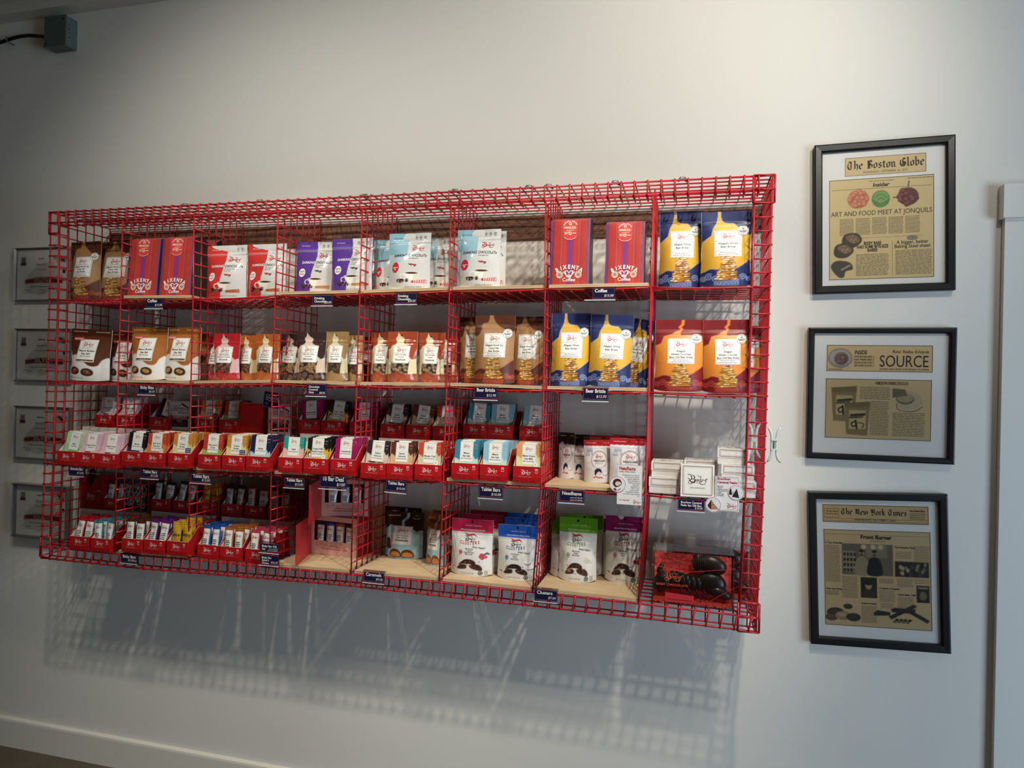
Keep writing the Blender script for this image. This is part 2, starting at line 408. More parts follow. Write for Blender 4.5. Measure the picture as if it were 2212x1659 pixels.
class CV:
    """painter over a grid of mesh points; coordinates in widths (x 0..1, y 0..asp)"""
    def __init__(s, nx, ny, asp, base):
        s.nx, s.ny, s.asp = nx, ny, asp
        s.X, s.Y = np.meshgrid(np.linspace(0, 1, nx), np.linspace(0, asp, ny)); s.C = np.tile(lin(base), (ny, nx, 1)); s.px = 1 / nx
    def mix(s, a, c):
        c = lin(c) if isinstance(c, str) else c; s.C = s.C * (1 - a[..., None]) + c * a[..., None]; return s
    def sdpoly(s, P):
        P = np.array(P, float); ins = np.zeros(s.X.shape, bool); d = np.full(s.X.shape, 9.)
        for a, b in zip(P, np.roll(P, -1, 0)):
            if a[1] != b[1]:
                c = ((a[1] > s.Y) != (b[1] > s.Y)) & (s.X < (b[0] - a[0]) * (s.Y - a[1]) / (b[1] - a[1]) + a[0]); ins ^= c
            d = np.minimum(d, s.seg(a, b))
        return np.where(ins, -d, d)
    def seg(s, a, b):
        ab = b - a; t = np.clip(((s.X - a[0]) * ab[0] + (s.Y - a[1]) * ab[1]) / (ab @ ab + 1e-12), 0, 1)
        return np.hypot(s.X - a[0] - t * ab[0], s.Y - a[1] - t * ab[1])
    def poly(s, P, c, smooth=0, edge=None, ew=.012):
        if smooth: P = cat(P, smooth, True)
        sd = s.sdpoly(P); s.mix(np.clip(.5 - sd / s.px, 0, 1), c)
        if edge: s.mix(np.clip(.5 - (abs(sd) - ew / 2) / s.px, 0, 1), edge)
        return s
    def line(s, P, w, c, smooth=4):
        P = cat(P, smooth) if smooth else np.array(P, float); d = np.full(s.X.shape, 9.)
        for a, b in zip(P[:-1], P[1:]): d = np.minimum(d, s.seg(a, b))
        k = min(1, w / s.px * .9)
        return s.mix(np.clip(.5 - (d - w / 2) / s.px, 0, 1) * (k if w < s.px else 1), c)
    def ell(s, cx, cy, rx, ry, c, rot=0.):
        ca, sa = math.cos(rot), math.sin(rot); u = (s.X - cx) * ca + (s.Y - cy) * sa; v = -(s.X - cx) * sa + (s.Y - cy) * ca
        q = np.hypot(u / rx, v / ry); return s.mix(np.clip(.5 - (q - 1) * min(rx, ry) / s.px, 0, 1), c)
    def rect(s, x0, x1, y0, y1, c): return s.poly([(x0, y0), (x1, y0), (x1, y1), (x0, y1)], c)
    def grain(s, amt, seed=0):
        r = np.random.RandomState(seed); s.C = np.clip(s.C * (1 + amt * (r.rand(s.ny, s.nx, 1) - .5)), 0, 1); return s
    def spiral(s, cx, cy, r, c, w=.008, turns=1.6, a0=0., sgn=1):
        t = np.linspace(0, 1, 12); P = np.stack([cx + r * (1 - .85 * t) * np.cos(a0 + sgn * turns * 6.28 * t), cy + r * (1 - .85 * t) * np.sin(a0 + sgn * turns * 6.28 * t)], 1)
        return s.line(P, w, c, 2)

class Decal:
    """flat printed pieces laid on a surface S(x, y, off) -> points in cells"""
    def __init__(s, S, mb=None): s.S = S; s.mb = mb or MB()
    def shape(s, V, F, color, off=.03):
        c = lin(color) if isinstance(color, str) else color
        V = np.asarray(V); s.mb.add(s.S(V[:, 0], V[:, 1], off), F, c); return s
    def patch(s, x0, x1, y0, y1, color, off=.02, n=8, m=10, skew=0., wave=0.):
        X, Y = np.meshgrid(np.linspace(x0, x1, n), np.linspace(y0, y1, m)); X = X + skew * (Y - y0)
        P = s.S(X.ravel(), Y.ravel(), off).reshape(m, n, 3); s.mb.grid(P, lin(color)); return s
    def text(s, t, cx, cy, h, color, maxw=None, bold=.0, it=0., al='c', arc=0., off=.03, spacing=1.0, rot=0., xs=1.0):
        V, F, w = textmesh(t, bold, spacing); k = h; kx = h * xs
        if maxw and w * kx > maxw: kx = maxw / w
        V = V.copy(); V[:, 0] += it * V[:, 1]; V = V * (kx, k); w *= kx
        V[:, 0] -= {'c': w / 2, 'l': 0, 'r': w}[al]
        if arc: V[:, 1] -= arc * V[:, 0] ** 2
        if rot: ca, sa = math.cos(rot), math.sin(rot); V = V @ np.array([[ca, sa], [-sa, ca]])
        V += (cx, cy); return s.shape(V, F, color, off)
    def rule(s, P, w, color, off=.03, smooth=0, sub=6):
        P = np.array(P, float)
        if not smooth and sub: P = np.concatenate([np.linspace(a, b, sub, endpoint=False) for a, b in zip(P[:-1], P[1:])] + [P[-1:]])
        V, F = ribbon(P, w, smooth); return s.shape(V, F, color, off)
    def frame(s, x0, x1, y0, y1, w, color, off=.03, sub=5):
        for P in ([(x0, y0), (x1, y0)], [(x1, y0), (x1, y1)], [(x1, y1), (x0, y1)], [(x0, y1), (x0, y0)]): s.rule(P, w, color, off, 0, sub)
        return s
    def logo(s, cx, cy, w, color, off=.03, sub='BIXBY CHOCOLATE', subc=None, rot=0.):
        for V, F in _logo:
            V = (V - (.5, .28)) * w
            if rot: ca, sa = math.cos(rot), math.sin(rot); V = V @ np.array([[ca, sa], [-sa, ca]])
            s.shape(V + (cx, cy), F, color, off)
        if sub: s.text(sub, cx, cy - w * .42, w * .075, subc or color, maxw=w * .98, off=off, spacing=1.15)
        return s
    def disc(s, cx, cy, r, color, off=.03, ry=None, n=22): V, F = disc(cx, cy, r, ry, n); return s.shape(V, F, color, off)
    def ring(s, cx, cy, r, w, color, off=.03, n=26, ry=None):
        a = np.linspace(0, 2 * math.pi, n); ry = ry or r
        V, F = ribbon(np.stack([cx + r * np.cos(a), cy + ry * np.sin(a)], 1), w, 0); return s.shape(V, F, color, off)
    def lines(s, x0, x1, y0, y1, n, w, color, off=.03, ragged=.15, seed=0, al='j'):
        r = random.Random(seed)
        for i in range(n):
            y = y1 - (y1 - y0) * (i + .5) / n; q = (x1 - x0) * ragged * r.random()
            a, b = (x0 + q / 2, x1 - q / 2) if al == 'c' else ((x0 + q, x1) if al == 'r' else (x0, x1 - q)); x = a
            while x < b - .003:                               # words of a text line
                e = min(b, x + (x1 - x0) * r.uniform(.06, .2)); s.rule([(x, y), (e, y)], w, color, off, 0, 1); x = e + (x1 - x0) * .022
        return s
    def flower(s, cx, cy, r, color, n=12, off=.03):
        for i in range(n):
            a = 6.283 * i / n; P = [(cx + r * .25 * math.cos(a), cy + r * .25 * math.sin(a)), (cx + r * math.cos(a - .17), cy + r * math.sin(a - .17)), (cx + r * 1.06 * math.cos(a), cy + r * 1.06 * math.sin(a)), (cx + r * math.cos(a + .17), cy + r * math.sin(a + .17))]
            s.shape(P, [(0, 1, 2, 3)], color, off)
        return s
def flat(W, y=0.0, x0=0.0, z0=0.0):
    """surface of an upright flat sheet, width W cells, facing the room"""
    def S(x, yy, off):
        x = np.asarray(x, float); return np.stack([x0 + x * W, np.full(x.shape, y - off), z0 + np.asarray(yy, float) * W], -1)
    return S

# ---------------------------------------------------------------- bags
def bag_surface(W, asp, D, e=0.0, p=2.6, seal=.86, pinch=.03, wr=.05, seed=1, lean=0.0, flop=0.0, basew=1.0, sway=0.0):
    H = W * asp; r = np.random.RandomState(seed); A = r.uniform(-1, 1, (7, 4))
    def S(x, y, off, back=False):
        x = np.asarray(x, float); u = x - .5; v = np.asarray(y, float) / asp
        g = np.where(v < seal, (np.clip(1 - v / seal, 0, 1)) ** .62 * (1 + .55 * np.sin(np.clip(v / seal, 0, 1) * 3.1416)) / 1.15, 0)
        if e > .3: g = np.where(v < .93, 1 - .22 * v, np.clip((1.0 - v) / .07, 0, 1) * .795)
        bb = e + (1 - e) * (1 - np.abs(2 * u) ** p)
        wd = W * (1 - pinch * np.sin(3.14 * np.clip(v * 1.1, 0, 1)) ** 2) * (basew + (1 - basew) * np.clip(v * 2.2, 0, 1))
        X = u * wd + sway * W * v * v
        wk = 0
        for a in A: wk = wk + np.sin(a[0] * 9 * u + a[1] * 14 * v + a[2] * 6) * a[3] / 7
        tw = 1 - np.abs(2 * u) ** 4
        crease = np.exp(-((v - (seal - .04)) / .012) ** 2) * .5 - np.exp(-((v - (seal - .075)) / .01) ** 2) * .35
        dep = D / 2 * g * bb + .03
        yy = -(dep + (wk * wr * tw * (1.6 if not back else 1) + (wr * .5 * crease if e < .3 else 0)) * (v > .02) + off) if not back else dep + wk * wr * .5
        yy = yy + lean * v * H - flop * H * np.clip(v - seal + .02, 0, 1) ** 1.2
        Z = v * H + .05 * W * np.abs(2 * u) ** 4 * np.clip(1 - v * 6, 0, 1) * (1 if e < .3 else 0)
        return np.stack([X, yy, Z + 0 * X], -1)
    S.W = W; S.asp = asp; S.H = H
    return S
def bag_mesh(name, S, cv, side, mats, backc=None, parent=None):
    mb = MB(); ny, nx = cv.ny, cv.nx
    P = S(cv.X.ravel(), cv.Y.ravel(), 0).reshape(ny, nx, 3); mb.grid(P, cv.C)
    m = max(ny // 4, 8); XX, YY = np.meshgrid(np.linspace(0, 1, 9), np.linspace(0, cv.asp, m)); B = S(XX.ravel(), YY.ravel(), 0, True).reshape(m, 9, 3)
    bc = lin(backc) if backc else np.array(cv.C[int(ny * .75), 2]); mb.grid(B, bc, flip=True)
    sc_ = lin(side)
    ys = np.linspace(0, cv.asp, m)
    for ex in (0., 1.):
        F_ = S(np.full(m, ex), ys, 0); K_ = S(np.full(m, ex), ys, 0, True); mb.grid(np.stack([F_, K_], 1), sc_, flip=(ex == 0))
    xs = np.linspace(0, 1, 9)
    for yy, fl in ((0., True), (cv.asp, False)):
        F_ = S(xs, np.full(9, yy), 0); K_ = S(xs, np.full(9, yy), 0, True); mb.grid(np.stack([F_, K_], 0), sc_ if yy == 0 else bc, flip=fl)
    o = mb.build(name, mats, parent, smooth=True); _mbs[o.name] = (mb, mats)
    return o
_mbs = {}
def merge(o, d):
    """print a decal onto the body itself: it becomes part of the body's mesh"""
    mb, mats = _mbs[o.name]; b = mb.n
    mb.v += d.mb.v; mb.c += d.mb.c; mb.m += [m for m in d.mb.m]; mb.f += [tuple(i + b for i in f) for f in d.mb.f]; mb.n += d.mb.n
    old = o.data; o.data = mb.mesh(o.name, mats if isinstance(mats, (list, tuple)) else [mats], True); bpy.data.meshes.remove(old)
def sub(parent, name, dec, mats=None):
    return dec.mb.build(name, mats or M_PRINT(), parent, smooth=False)
# ---------------------------------------------------------------- the kinds of bag
def sc_label(d, x0, x1, y0, y1, lines, logo_w=None, color='#f4f1ea', logo='#b3121f', skew=0., foot=None, strip=None, textc='#3b3430', big=None, logo2='#8c8580'):
    """white label with a grey keyline, the script logo and centred lines of type"""
    w = x1 - x0; h = y1 - y0; cx = (x0 + x1) / 2
    d.patch(x0, x1, y0, y1, color, .02, skew=skew)
    k = lambda y: skew * (y - y0)
    g = .03 * w
    d.frame(x0 + g, x1 - g, y0 + g, y1 - g, .012 * w, '#a9a49c') if not skew else [d.rule([(x0 + g + k(y0 + g), y0 + g), (x0 + g + k(y1 - g), y1 - g)], .012 * w, '#a9a49c'), d.rule([(x1 - g + k(y0 + g), y0 + g), (x1 - g + k(y1 - g), y1 - g)], .012 * w, '#a9a49c'), d.rule([(x0 + g, y0 + g), (x1 - g, y0 + g)], .012 * w, '#a9a49c'), d.rule([(x0 + g + k(y1), y1 - g), (x1 - g + k(y1), y1 - g)], .012 * w, '#a9a49c')]
    d.logo(cx + k(y1 - .2 * h), y1 - .20 * h, logo_w or .46 * w, logo, subc=logo2)
    ry = y1 - .41 * h; d.rule([(x0 + g + k(ry), ry), (x1 - g + k(ry), ry)], .010 * w, '#a9a49c')
    y = ry - .05 * h - lines[0][1] * w
    for i, (t, hh, b) in enumerate(lines):
        if i: y -= (.62 * lines[i - 1][1] + 1.0 * hh) * w
        d.text(t, cx + k(y), y, hh * w, textc, maxw=.88 * w, bold=b)
    if foot:
        fy = y0 + .20 * h; d.rule([(x0 + g, fy), (x1 - g, fy)], .010 * w, '#a9a49c'); d.lines(x0 + .1 * w, x1 - .1 * w, y0 + .04 * h, fy - .02 * h, 2, .018 * w, '#7b756e', ragged=.3, al='c')
    if strip: d.rule([(x0 + .04 * w + k(y0 + .07 * h), y0 + .075 * h), (x1 - .04 * w + k(y0 + .07 * h), y0 + .075 * h)], .10 * w, strip, .025); d.text('Ready For Me', cx, y0 + .05 * h, .045 * w, '#f4e9da', off=.032)

def brittle(name, label, base, dark, line, title, seed=1, skewn=0., W=3.1, asp=1.68):
    S = bag_surface(W, asp, 1.5, seed=seed, pinch=.05)
    cv = CV(72, 118, asp, base)
    Q = lambda pts: [(x, v * asp) for x, v in pts]
    if title[0].find('White') >= 0 or title[0] == 'Allagash':
        left = [(0, 1.02), (0, .59), (.2, .67), (.24, .77), (.31, .845), (.335, .93), (.336, 1.02)]
        right = [(.385, 1.02), (.395, .93), (.42, .875), (.48, .845), (.65, .835), (.8, .74), (1.01, .68), (1.01, 1.02)]
        if title[0] == 'Allagash':
            left = [(0, 1.02), (0, .64), (.12, .67), (.18, .77), (.35, .80), (.42, .84), (.52, .86), (.47, .90), (.53, .94), (.545, 1.02)]
            right = [(.60, 1.02), (.59, .93), (.54, .90), (.57, .87), (.52, .83), (.53, .78), (.8, .79), (.95, .78), (1.01, .66), (1.01, 1.02)]
        for P in (left, right): cv.poly(np.array(Q(P)), dark, 0, line, .010)
    else:
        cv.poly(cat(Q([(-.02, 1.03), (-.02, .72), (.1, .71), (.17, .78), (.2, .88), (.33, .9), (.34, 1.03)]), 3, True), dark)
        cv.poly(cat(Q([(.50, 1.03), (.49, .93), (.58, .86), (.68, .82), (.78, .79), (.9, .77), (1.03, .79), (1.03, 1.03)]), 3, True), dark)
    wave = Q([(-.05, -.1), (-.05, .15), (.1, .2), (.2, .225), (.35, .21), (.6, .2), (.78, .25), (.92, .315), (1.05, .34), (1.05, -.1)])
    cv.poly(cat(wave, 3, True), dark, 0, line, .008)
    low = np.array(lin(line))
    r = random.Random(seed)
    for k, (cx, cy, rr) in enumerate([(.06, .10, .07), (.17, .12, .085), (.30, .10, .08), (.84, .12, .08), (.95, .10, .06), (.72, .05, .06)]):
        cv.spiral(cx, cy * asp, rr, line, .016, 1.7, r.uniform(0, 6), 1 if k % 2 else -1)
    cv.ell(.52, .03 * asp, .25, .09 * asp, np.array(lin(line)) * .25 + np.array(lin(dark)) * .75)
    for rr in (.06, .12, .18, .235):
        cv.line([(.52 + rr * math.cos(a), .02 * asp + rr * .62 * math.sin(a)) for a in np.linspace(.1, 3.0, 9)], .014, line, 2)
    for (cx, cy) in ((.38, .05), (.66, .05)): cv.spiral(cx, cy * asp, .08, line, .009, 1.3, .5)
    # the brittle stack
    for i in range(11):
        v = .095 + .028 * i; wv = .245 - .012 * i + r.uniform(-.02, .02); cx = .53 + r.uniform(-.025, .025)
        cv.ell(cx + .01, (v - .009) * asp, wv, .017 * asp, '#4a2a14', r.uniform(-.12, .12))
        pts = [(cx + wv * math.cos(a) * r.uniform(.86, 1.06), v * asp + .030 * math.sin(a) * r.uniform(.7, 1.4)) for a in np.linspace(0, 6.28, 14)[:-1]]
        cv.poly(pts, ['#c98a3c', '#b8752c', '#d39a48'][i % 3])
        for q in range(6): cv.ell(cx + r.uniform(-.85, .85) * wv, (v + r.uniform(-.008, .01)) * asp, .028, .012, r.choice(['#f0d694', '#e3bb6a', '#8a4f20', '#f6e3b0']), r.uniform(-.5, .5))
    cv.grain(.06, seed)
    o = bag_mesh(name, S, cv, base, M_MATTE(), dark)
    tag(o, label, 'bag')
    d = Decal(S); L0 = .26 + skewn
    sc_label(d, L0, L0 + .56, .385 * asp, .735 * asp, [(t, .085 if len(title) < 3 else .078, .012) for t in title], logo_w=.25, foot=True, skew=.0)
    sub(o, 'front_label', d)
    d = Decal(S); bx, by = L0 + .58, .735 * asp
    d.disc(bx, by, .115, '#f4f1ea', .035); d.ring(bx, by, .107, .006, '#8f8a84', .042); d.text('ALLAGASH', bx, by - .018, .036, '#3f3a36', maxw=.17, off=.045); d.rule([(bx - .06, by - .03), (bx + .06, by - .03)], .007, '#3f3a36', .045)
    d.shape([(bx - .022, by + .033), (bx + .018, by + .033), (bx + .026, by + .05), (bx - .014, by + .05)], [(0, 1, 2, 3)], '#3f3a36', .045)
    d.rule([(bx + .085 * math.cos(a), by + .085 * math.sin(a)) for a in np.linspace(.9, 2.24, 8)], .010, '#9a958f', .045, 2); d.rule([(bx + .085 * math.cos(a), by + .085 * math.sin(a)) for a in np.linspace(4.05, 5.4, 8)], .010, '#9a958f', .045, 2)
    sub(o, 'round_badge', d)
    return o

def cup_art(cv, asp, cx, v0, stick, seed=2, s=1.0):
    r = random.Random(seed)
    cy = v0 * asp
    # sticks / canes to the right, nibs to the left of the cup
    for k in range(3):
        P = [(cx + .02, cy - .02 - .018 * k), (cx + .30, cy + .01 - .035 * k)]
        cv.line(P, .030, stick, 0)
        if stick == '#c2202a':
            for q in range(6): cv.line([(cx + .05 + .045 * q, cy - .035 - .02 * k), (cx + .07 + .045 * q, cy + .01 - .02 * k)], .012, '#f4efe8', 0)
    cv.poly([(cx - .17, cy + .185), (cx + .17, cy + .185), (cx + .155, cy + .09), (cx + .09, cy + .0), (cx - .06, cy + .0), (cx - .15, cy + .09)], '#efeadd')
    cv.poly([(cx + .05, cy + .17), (cx + .17, cy + .185), (cx + .155, cy + .09), (cx + .09, cy + .0), (cx + .03, cy + .0)], '#d9d2c2')
    cv.ell(cx, cy + .185, .175, .036, '#f6f2e8'); cv.ell(cx, cy + .182, .15, .026, '#4a2418')
    cv.line([(cx - .15, cy + .15), (cx - .24, cy + .15), (cx - .26, cy + .08), (cx - .20, cy + .03), (cx - .13, cy + .05)], .020, '#f0ebe0')
    for q in range(16):
        cv.ell(cx - .21 + r.uniform(-.14, .14), cy - .01 + r.uniform(-.045, .04), .035, .02, r.choice(['#2d1c18', '#4b3229', '#77584a', '#1f1412']), r.uniform(0, 3))
def drinking(name, label, colr, kind, W=3.35, asp=1.42, seed=3):
    S = bag_surface(W, asp, 1.25, seed=seed, pinch=.02, wr=.15, seal=.88)
    cv = CV(76, 108, asp, '#d2d0cc'); Q = lambda pts: [(x, v * asp) for x, v in pts]
    if kind == 'blue':
        cv.poly(Q([(-.02, .62), (.50, .62), (.47, 1.02), (-.02, 1.02)]), '#8fb9c8')
        cv.poly(Q([(-.02, .62), (.47, .62), (.42, .50), (.2, .40), (-.02, .22)]), '#b9cdd8')
        cv.rect(-.02, .12, 0, .4 * asp, '#c3d2da'); stick = '#c2202a'; tc = '#3d4a50'; cx = .62
    else:
        cv.poly(Q([(-.02, -.02), (.46, -.02), (.47, .2), (.46, .35), (.52, .6), (.55, .72), (.50, 1.02), (-.02, 1.02)]), colr); stick = '#b97a45' if kind != 'red' else '#b5562a'; tc = '#f2ece6'; cx = .58
    cup_art(cv, asp, cx, .155, stick, seed)
    for q, c in ((.0, '#ffffff'),): cv.line(Q([(-.02, .815), (1.02, .815)]), .008, cv.C[0, 0] * 0 + .8, 0); 
    for dy, c in ((.83, .25), (.80, -.2)): cv.line(Q([(.0, dy), (1.0, dy)]), .008, '#f7f5f1' if c > 0 else '#8d8a86', 0)
    cv.grain(.04, seed)
    o = bag_mesh(name, S, cv, '#cfcdc9' if kind == 'blue' else colr, M_FOIL(), '#d8d6d2'); tag(o, label, 'bag')
    d = Decal(S)
    d.logo(.73, .735 * asp, .28, '#b3121f', sub=None)
    d.text('DrINKiNG', .515 if kind != 'blue' else .50, .575 * asp, .068, tc, bold=.02, al='r', xs=.80, it=.1); d.text('CHOCOLaTe', .54 if kind != 'blue' else .53, .575 * asp, .068, '#55504c', bold=.008, al='l', xs=.74, it=.1)
    d.text({'red': 'with chipotle, cinnamon', 'purple': 'with a touch of', 'blue': 'with peppermint'}[kind], .54, .535 * asp, .030, '#4b4642', al='l', it=.1, xs=.8)
    if kind != 'blue': d.text({'red': 'and sea salt', 'purple': 'cinnamon'}[kind], .54, .50 * asp, .030, '#4b4642', al='l', it=.1, xs=.8)
    d.text('ZIP KOZHNY', .13, .905 * asp, .026, tc, al='l')
    for i in range(3): d.ring(.66 + .11 * i, .925 * asp, .026, .006, '#6c6965'); d.rule([(.635 + .11 * i, .885 * asp), (.69 + .11 * i, .885 * asp)], .006, '#6c6965'); d.disc(.66 + .11 * i, .925 * asp, .009, '#6c6965')
    if kind == 'blue': d.disc(.22, .385 * asp, .098, '#c9303c', ry=.13 * 1.0); d.rule([(.14, .385 * asp), (.30, .385 * asp)], .016, '#e9b8b4', .036); d.rule([(.15, .375 * asp), (.29, .375 * asp)], .006, '#f3e4e0', .038)
    else: d.disc(.22, .40 * asp, .095, '#efece6', ry=.115); d.text('RICH' if kind == 'purple' else 'SPICY', .22, .41 * asp, .045, '#57504e', off=.036, maxw=.13); d.text('Dark' if kind == 'purple' else 'HOT', .22, .36 * asp, .045, '#57504e', off=.036)
    sw = '#b3323c' if kind != 'purple' else '#4d4668'
    d.rule([(.55, .45 * asp), (.60, .425 * asp), (.66, .43 * asp), (.70, .415 * asp), (.67, .40 * asp)], .016, sw, smooth=4); d.rule([(.58, .435 * asp), (.62, .445 * asp), (.68, .43 * asp), (.72, .435 * asp), (.71, .41 * asp)], .012, sw, smooth=4)
    d.text('NET WT 10 OZ (284 g)', .66, .035 * asp, .026, '#55504c')
    merge(o, d)
    return o

def coffee(name, label, W=3.05, asp=1.68):
    S = bag_surface(W, asp, 2.1, e=.93, p=6, seed=11, wr=.07, pinch=.02)
    cv = CV(80, 120, asp, '#bb3530')
    bars = [(-.01, .055, '#7c3a6c'), (.055, .085, '#5c4656'), (.085, .25, '#b5352e'), (.245, .262, '#5b4650'), (.262, .32, '#c44338'), (.315, .33, '#5b4650'), (.33, .42, '#c03a34'), (.42, .46, '#a13454'), (.46, .56, '#7f3a80'), (.56, .60, '#a13454'), (.60, .70, '#c03a34'), (.695, .71, '#5b4650'), (.71, .765, '#c44338'), (.76, .777, '#5b4650'), (.777, .92, '#b5352e'), (.92, .95, '#5c4656'), (.95, 1.02, '#7c3a6c')]
    for a, b, c in bars: cv.rect(a, b, -.1, 2, c)
    cv.grain(.10, 4)
    o = bag_mesh(name, S, cv, '#2c2628', M_MATTE(), '#6c2a2a'); tag(o, label, 'bag')
    d = Decal(S)
    w_ = '#f3ebdd'
    V, F, wd = None, None, None
    for i, ch in enumerate('BIXENTA'):
        a = (i - 3) * .165; R_ = .60; d.text(ch, .5 + R_ * math.sin(a) * 1.0, .232 * asp + R_ * (math.cos(a) - 1), .098, w_, bold=.04, rot=-a * .9, xs=.9)
    for sx in (-1, 1): d.flower(.5 + sx * .235, .145 * asp, .085, w_); d.disc(.5 + sx * .235, .145 * asp, .016, '#b9a04c', .035, n=8)
    for q in (.0, .05, .10): d.rule([(.41 - q * .6, .205 * asp - q * .3), (.44, .12 * asp + q * .3), (.5, .105 * asp + q * .4), (.56, .12 * asp + q * .3), (.59 + q * .6, .205 * asp - q * .3)], .014, w_, smooth=3)
    d.rule([(.40, .195 * asp), (.46, .20 * asp), (.5, .17 * asp), (.54, .20 * asp), (.60, .195 * asp)], .018, w_, smooth=3); d.ring(.5, .14 * asp, .022, .012, w_)
    d.text('Coffee', .5, .048 * asp, .088, w_, bold=.012)
    merge(o, d)
    d = Decal(S)
    lc = '#d0403a'
    pts = [(.31, .955 * asp), (.69, .955 * asp), (.69, .72 * asp)] + [(.5 + .19 * math.cos(a), .72 * asp - .125 * math.sin(a)) for a in np.linspace(0, math.pi, 12)] + [(.31, .72 * asp)]
    m = 10
    for k in range(m):
        y0, y1 = .955 * asp - k * (.235 * asp) / m, .955 * asp - (k + 1) * (.235 * asp) / m
        d.patch(.31, .69, y1, y0, lc, .022, 5, 2)
    V = [(.5 + .19 * math.cos(a) * q, .72 * asp - .125 * math.sin(a) * q) for q in (.001, .5, 1) for a in np.linspace(0, math.pi, 12)]
    d.shape(V, [(q * 12 + i, q * 12 + i + 1, (q + 1) * 12 + i + 1, (q + 1) * 12 + i) for q in range(2) for i in range(11)], lc, .022)
    for i, ch in enumerate('BIXENTA COFFEE'):
        a = (i - 6.5) * .155; d.text(ch, .5 + .17 * math.sin(a), .885 * asp + .17 * (math.cos(a) - 1) + .05, .034, w_, rot=-a, bold=.02)
    d.flower(.5, .885 * asp, .04, w_, off=.032)
    d.text('FIERCE', .42, .815 * asp, .045, w_, bold=.03, it=.2, xs=.9); d.rule([(.51, .80 * asp), (.53, .83 * asp), (.55, .85 * asp)], .008, w_); d.text('DARK', .595, .828 * asp, .025, w_, bold=.02); d.text('ROAST', .595, .808 * asp, .025, w_, bold=.02)
    d.rule([(.40, .785 * asp), (.60, .785 * asp)], .008, w_)
    d.flower(.5, .745 * asp, .042, w_, off=.032); d.text('WHOLE', .40, .752 * asp, .024, w_, bold=.02); d.text('BEAN', .40, .732 * asp, .024, w_, bold=.02); d.rule([(.56, .745 * asp), (.645, .745 * asp)], .014, w_); d.disc(.335, .752 * asp, .012, '#5a1616', n=8)
    d.rule([(.5 + .165 * math.cos(a), .715 * asp - .10 * math.sin(a)) for a in np.linspace(.35, math.pi - .35, 12)], .008, w_, smooth=2)
    sub(o, 'shield_label', d)
    return o

def peanut(name, label, top, text3, choc, W=3.05, asp=1.50, seed=5):
    S = bag_surface(W, asp, 1.45, seed=seed, pinch=.04, basew=.98)
    cv = CV(72, 106, asp, '#e9e6e0'); Q = lambda pts: [(x, v * asp) for x, v in pts]
    cv.poly(cat(Q([(-.04, 1.05), (-.04, .60), (.04, .56), (.08, .50), (.16, .48), (.24, .50), (.30, .42), (.5, .36), (.62, .30), (.72, .28), (.82, .30), (.88, .40), (.97, .46), (1.04, .47), (1.04, 1.05)]), 3, True), top, 0, '#d8b68c', .006)
    dk = np.array(lin(top)) * .55
    cv.poly(Q([(-.02, .88), (1.02, .88), (1.02, 1.02), (-.02, 1.02)]), dk * 1.1); cv.line(Q([(0, .868), (1, .868)]), .012, dk, 0)
    cv.rect(.05, .40, .945 * asp, .955 * asp, '#cdb089'); cv.rect(.60, .96, .945 * asp, .955 * asp, '#cdb089')
    for (cx, cy, a) in ((.26, .19, .5), (.60, .17, -.3)):
        cv.poly(cat([(cx - .14, cy * asp - .06), (cx - .12, cy * asp + .07), (cx + .02, cy * asp + .11), (cx + .14, cy * asp + .04), (cx + .13, cy * asp - .08), (cx, cy * asp - .12)], 3, True), '#4c2a1c')
        cv.ell(cx, cy * asp, .09, .055, choc, a)
        rr = random.Random(seed)
        for q in range(7): cv.ell(cx + rr.uniform(-.07, .07), cy * asp + rr.uniform(-.04, .04), .014, .010, rr.choice(['#8a5a34', '#d9b27a', '#5a3220']))
    cv.poly(cat([(-.02, .42 * asp), (.08, .40 * asp), (.10, .30 * asp), (.04, .26 * asp), (-.02, .28 * asp)], 3, True), '#4c2a1c')
    cv.grain(.05, seed)
    o = bag_mesh(name, S, cv, '#dedad3', M_MATTE(), top); tag(o, label, 'bag')
    d = Decal(S)
    sc_label(d, .28, .74, .36 * asp, .80 * asp, [('Peanut Butter', .115, .02), ('Sea Salt', .115, .02), (text3, .065, .01)], logo_w=.26, strip='#7a4628')
    sub(o, 'front_label', d)
    d = Decal(S); d.patch(.10, .36, .775 * asp, .835 * asp, '#c22a26', .026); d.text('ORGANIC', .23, .79 * asp, .052, '#f3e7dd', bold=.02, off=.034, maxw=.24)
    sub(o, 'organic_flash', d); d = Decal(S); d.disc(.14, .055 * asp, .018, '#3b3430'); d.text('NET WT 4.5 OZ (128g)', .34, .045 * asp, .026, '#5a534c'); merge(o, d)
    return o

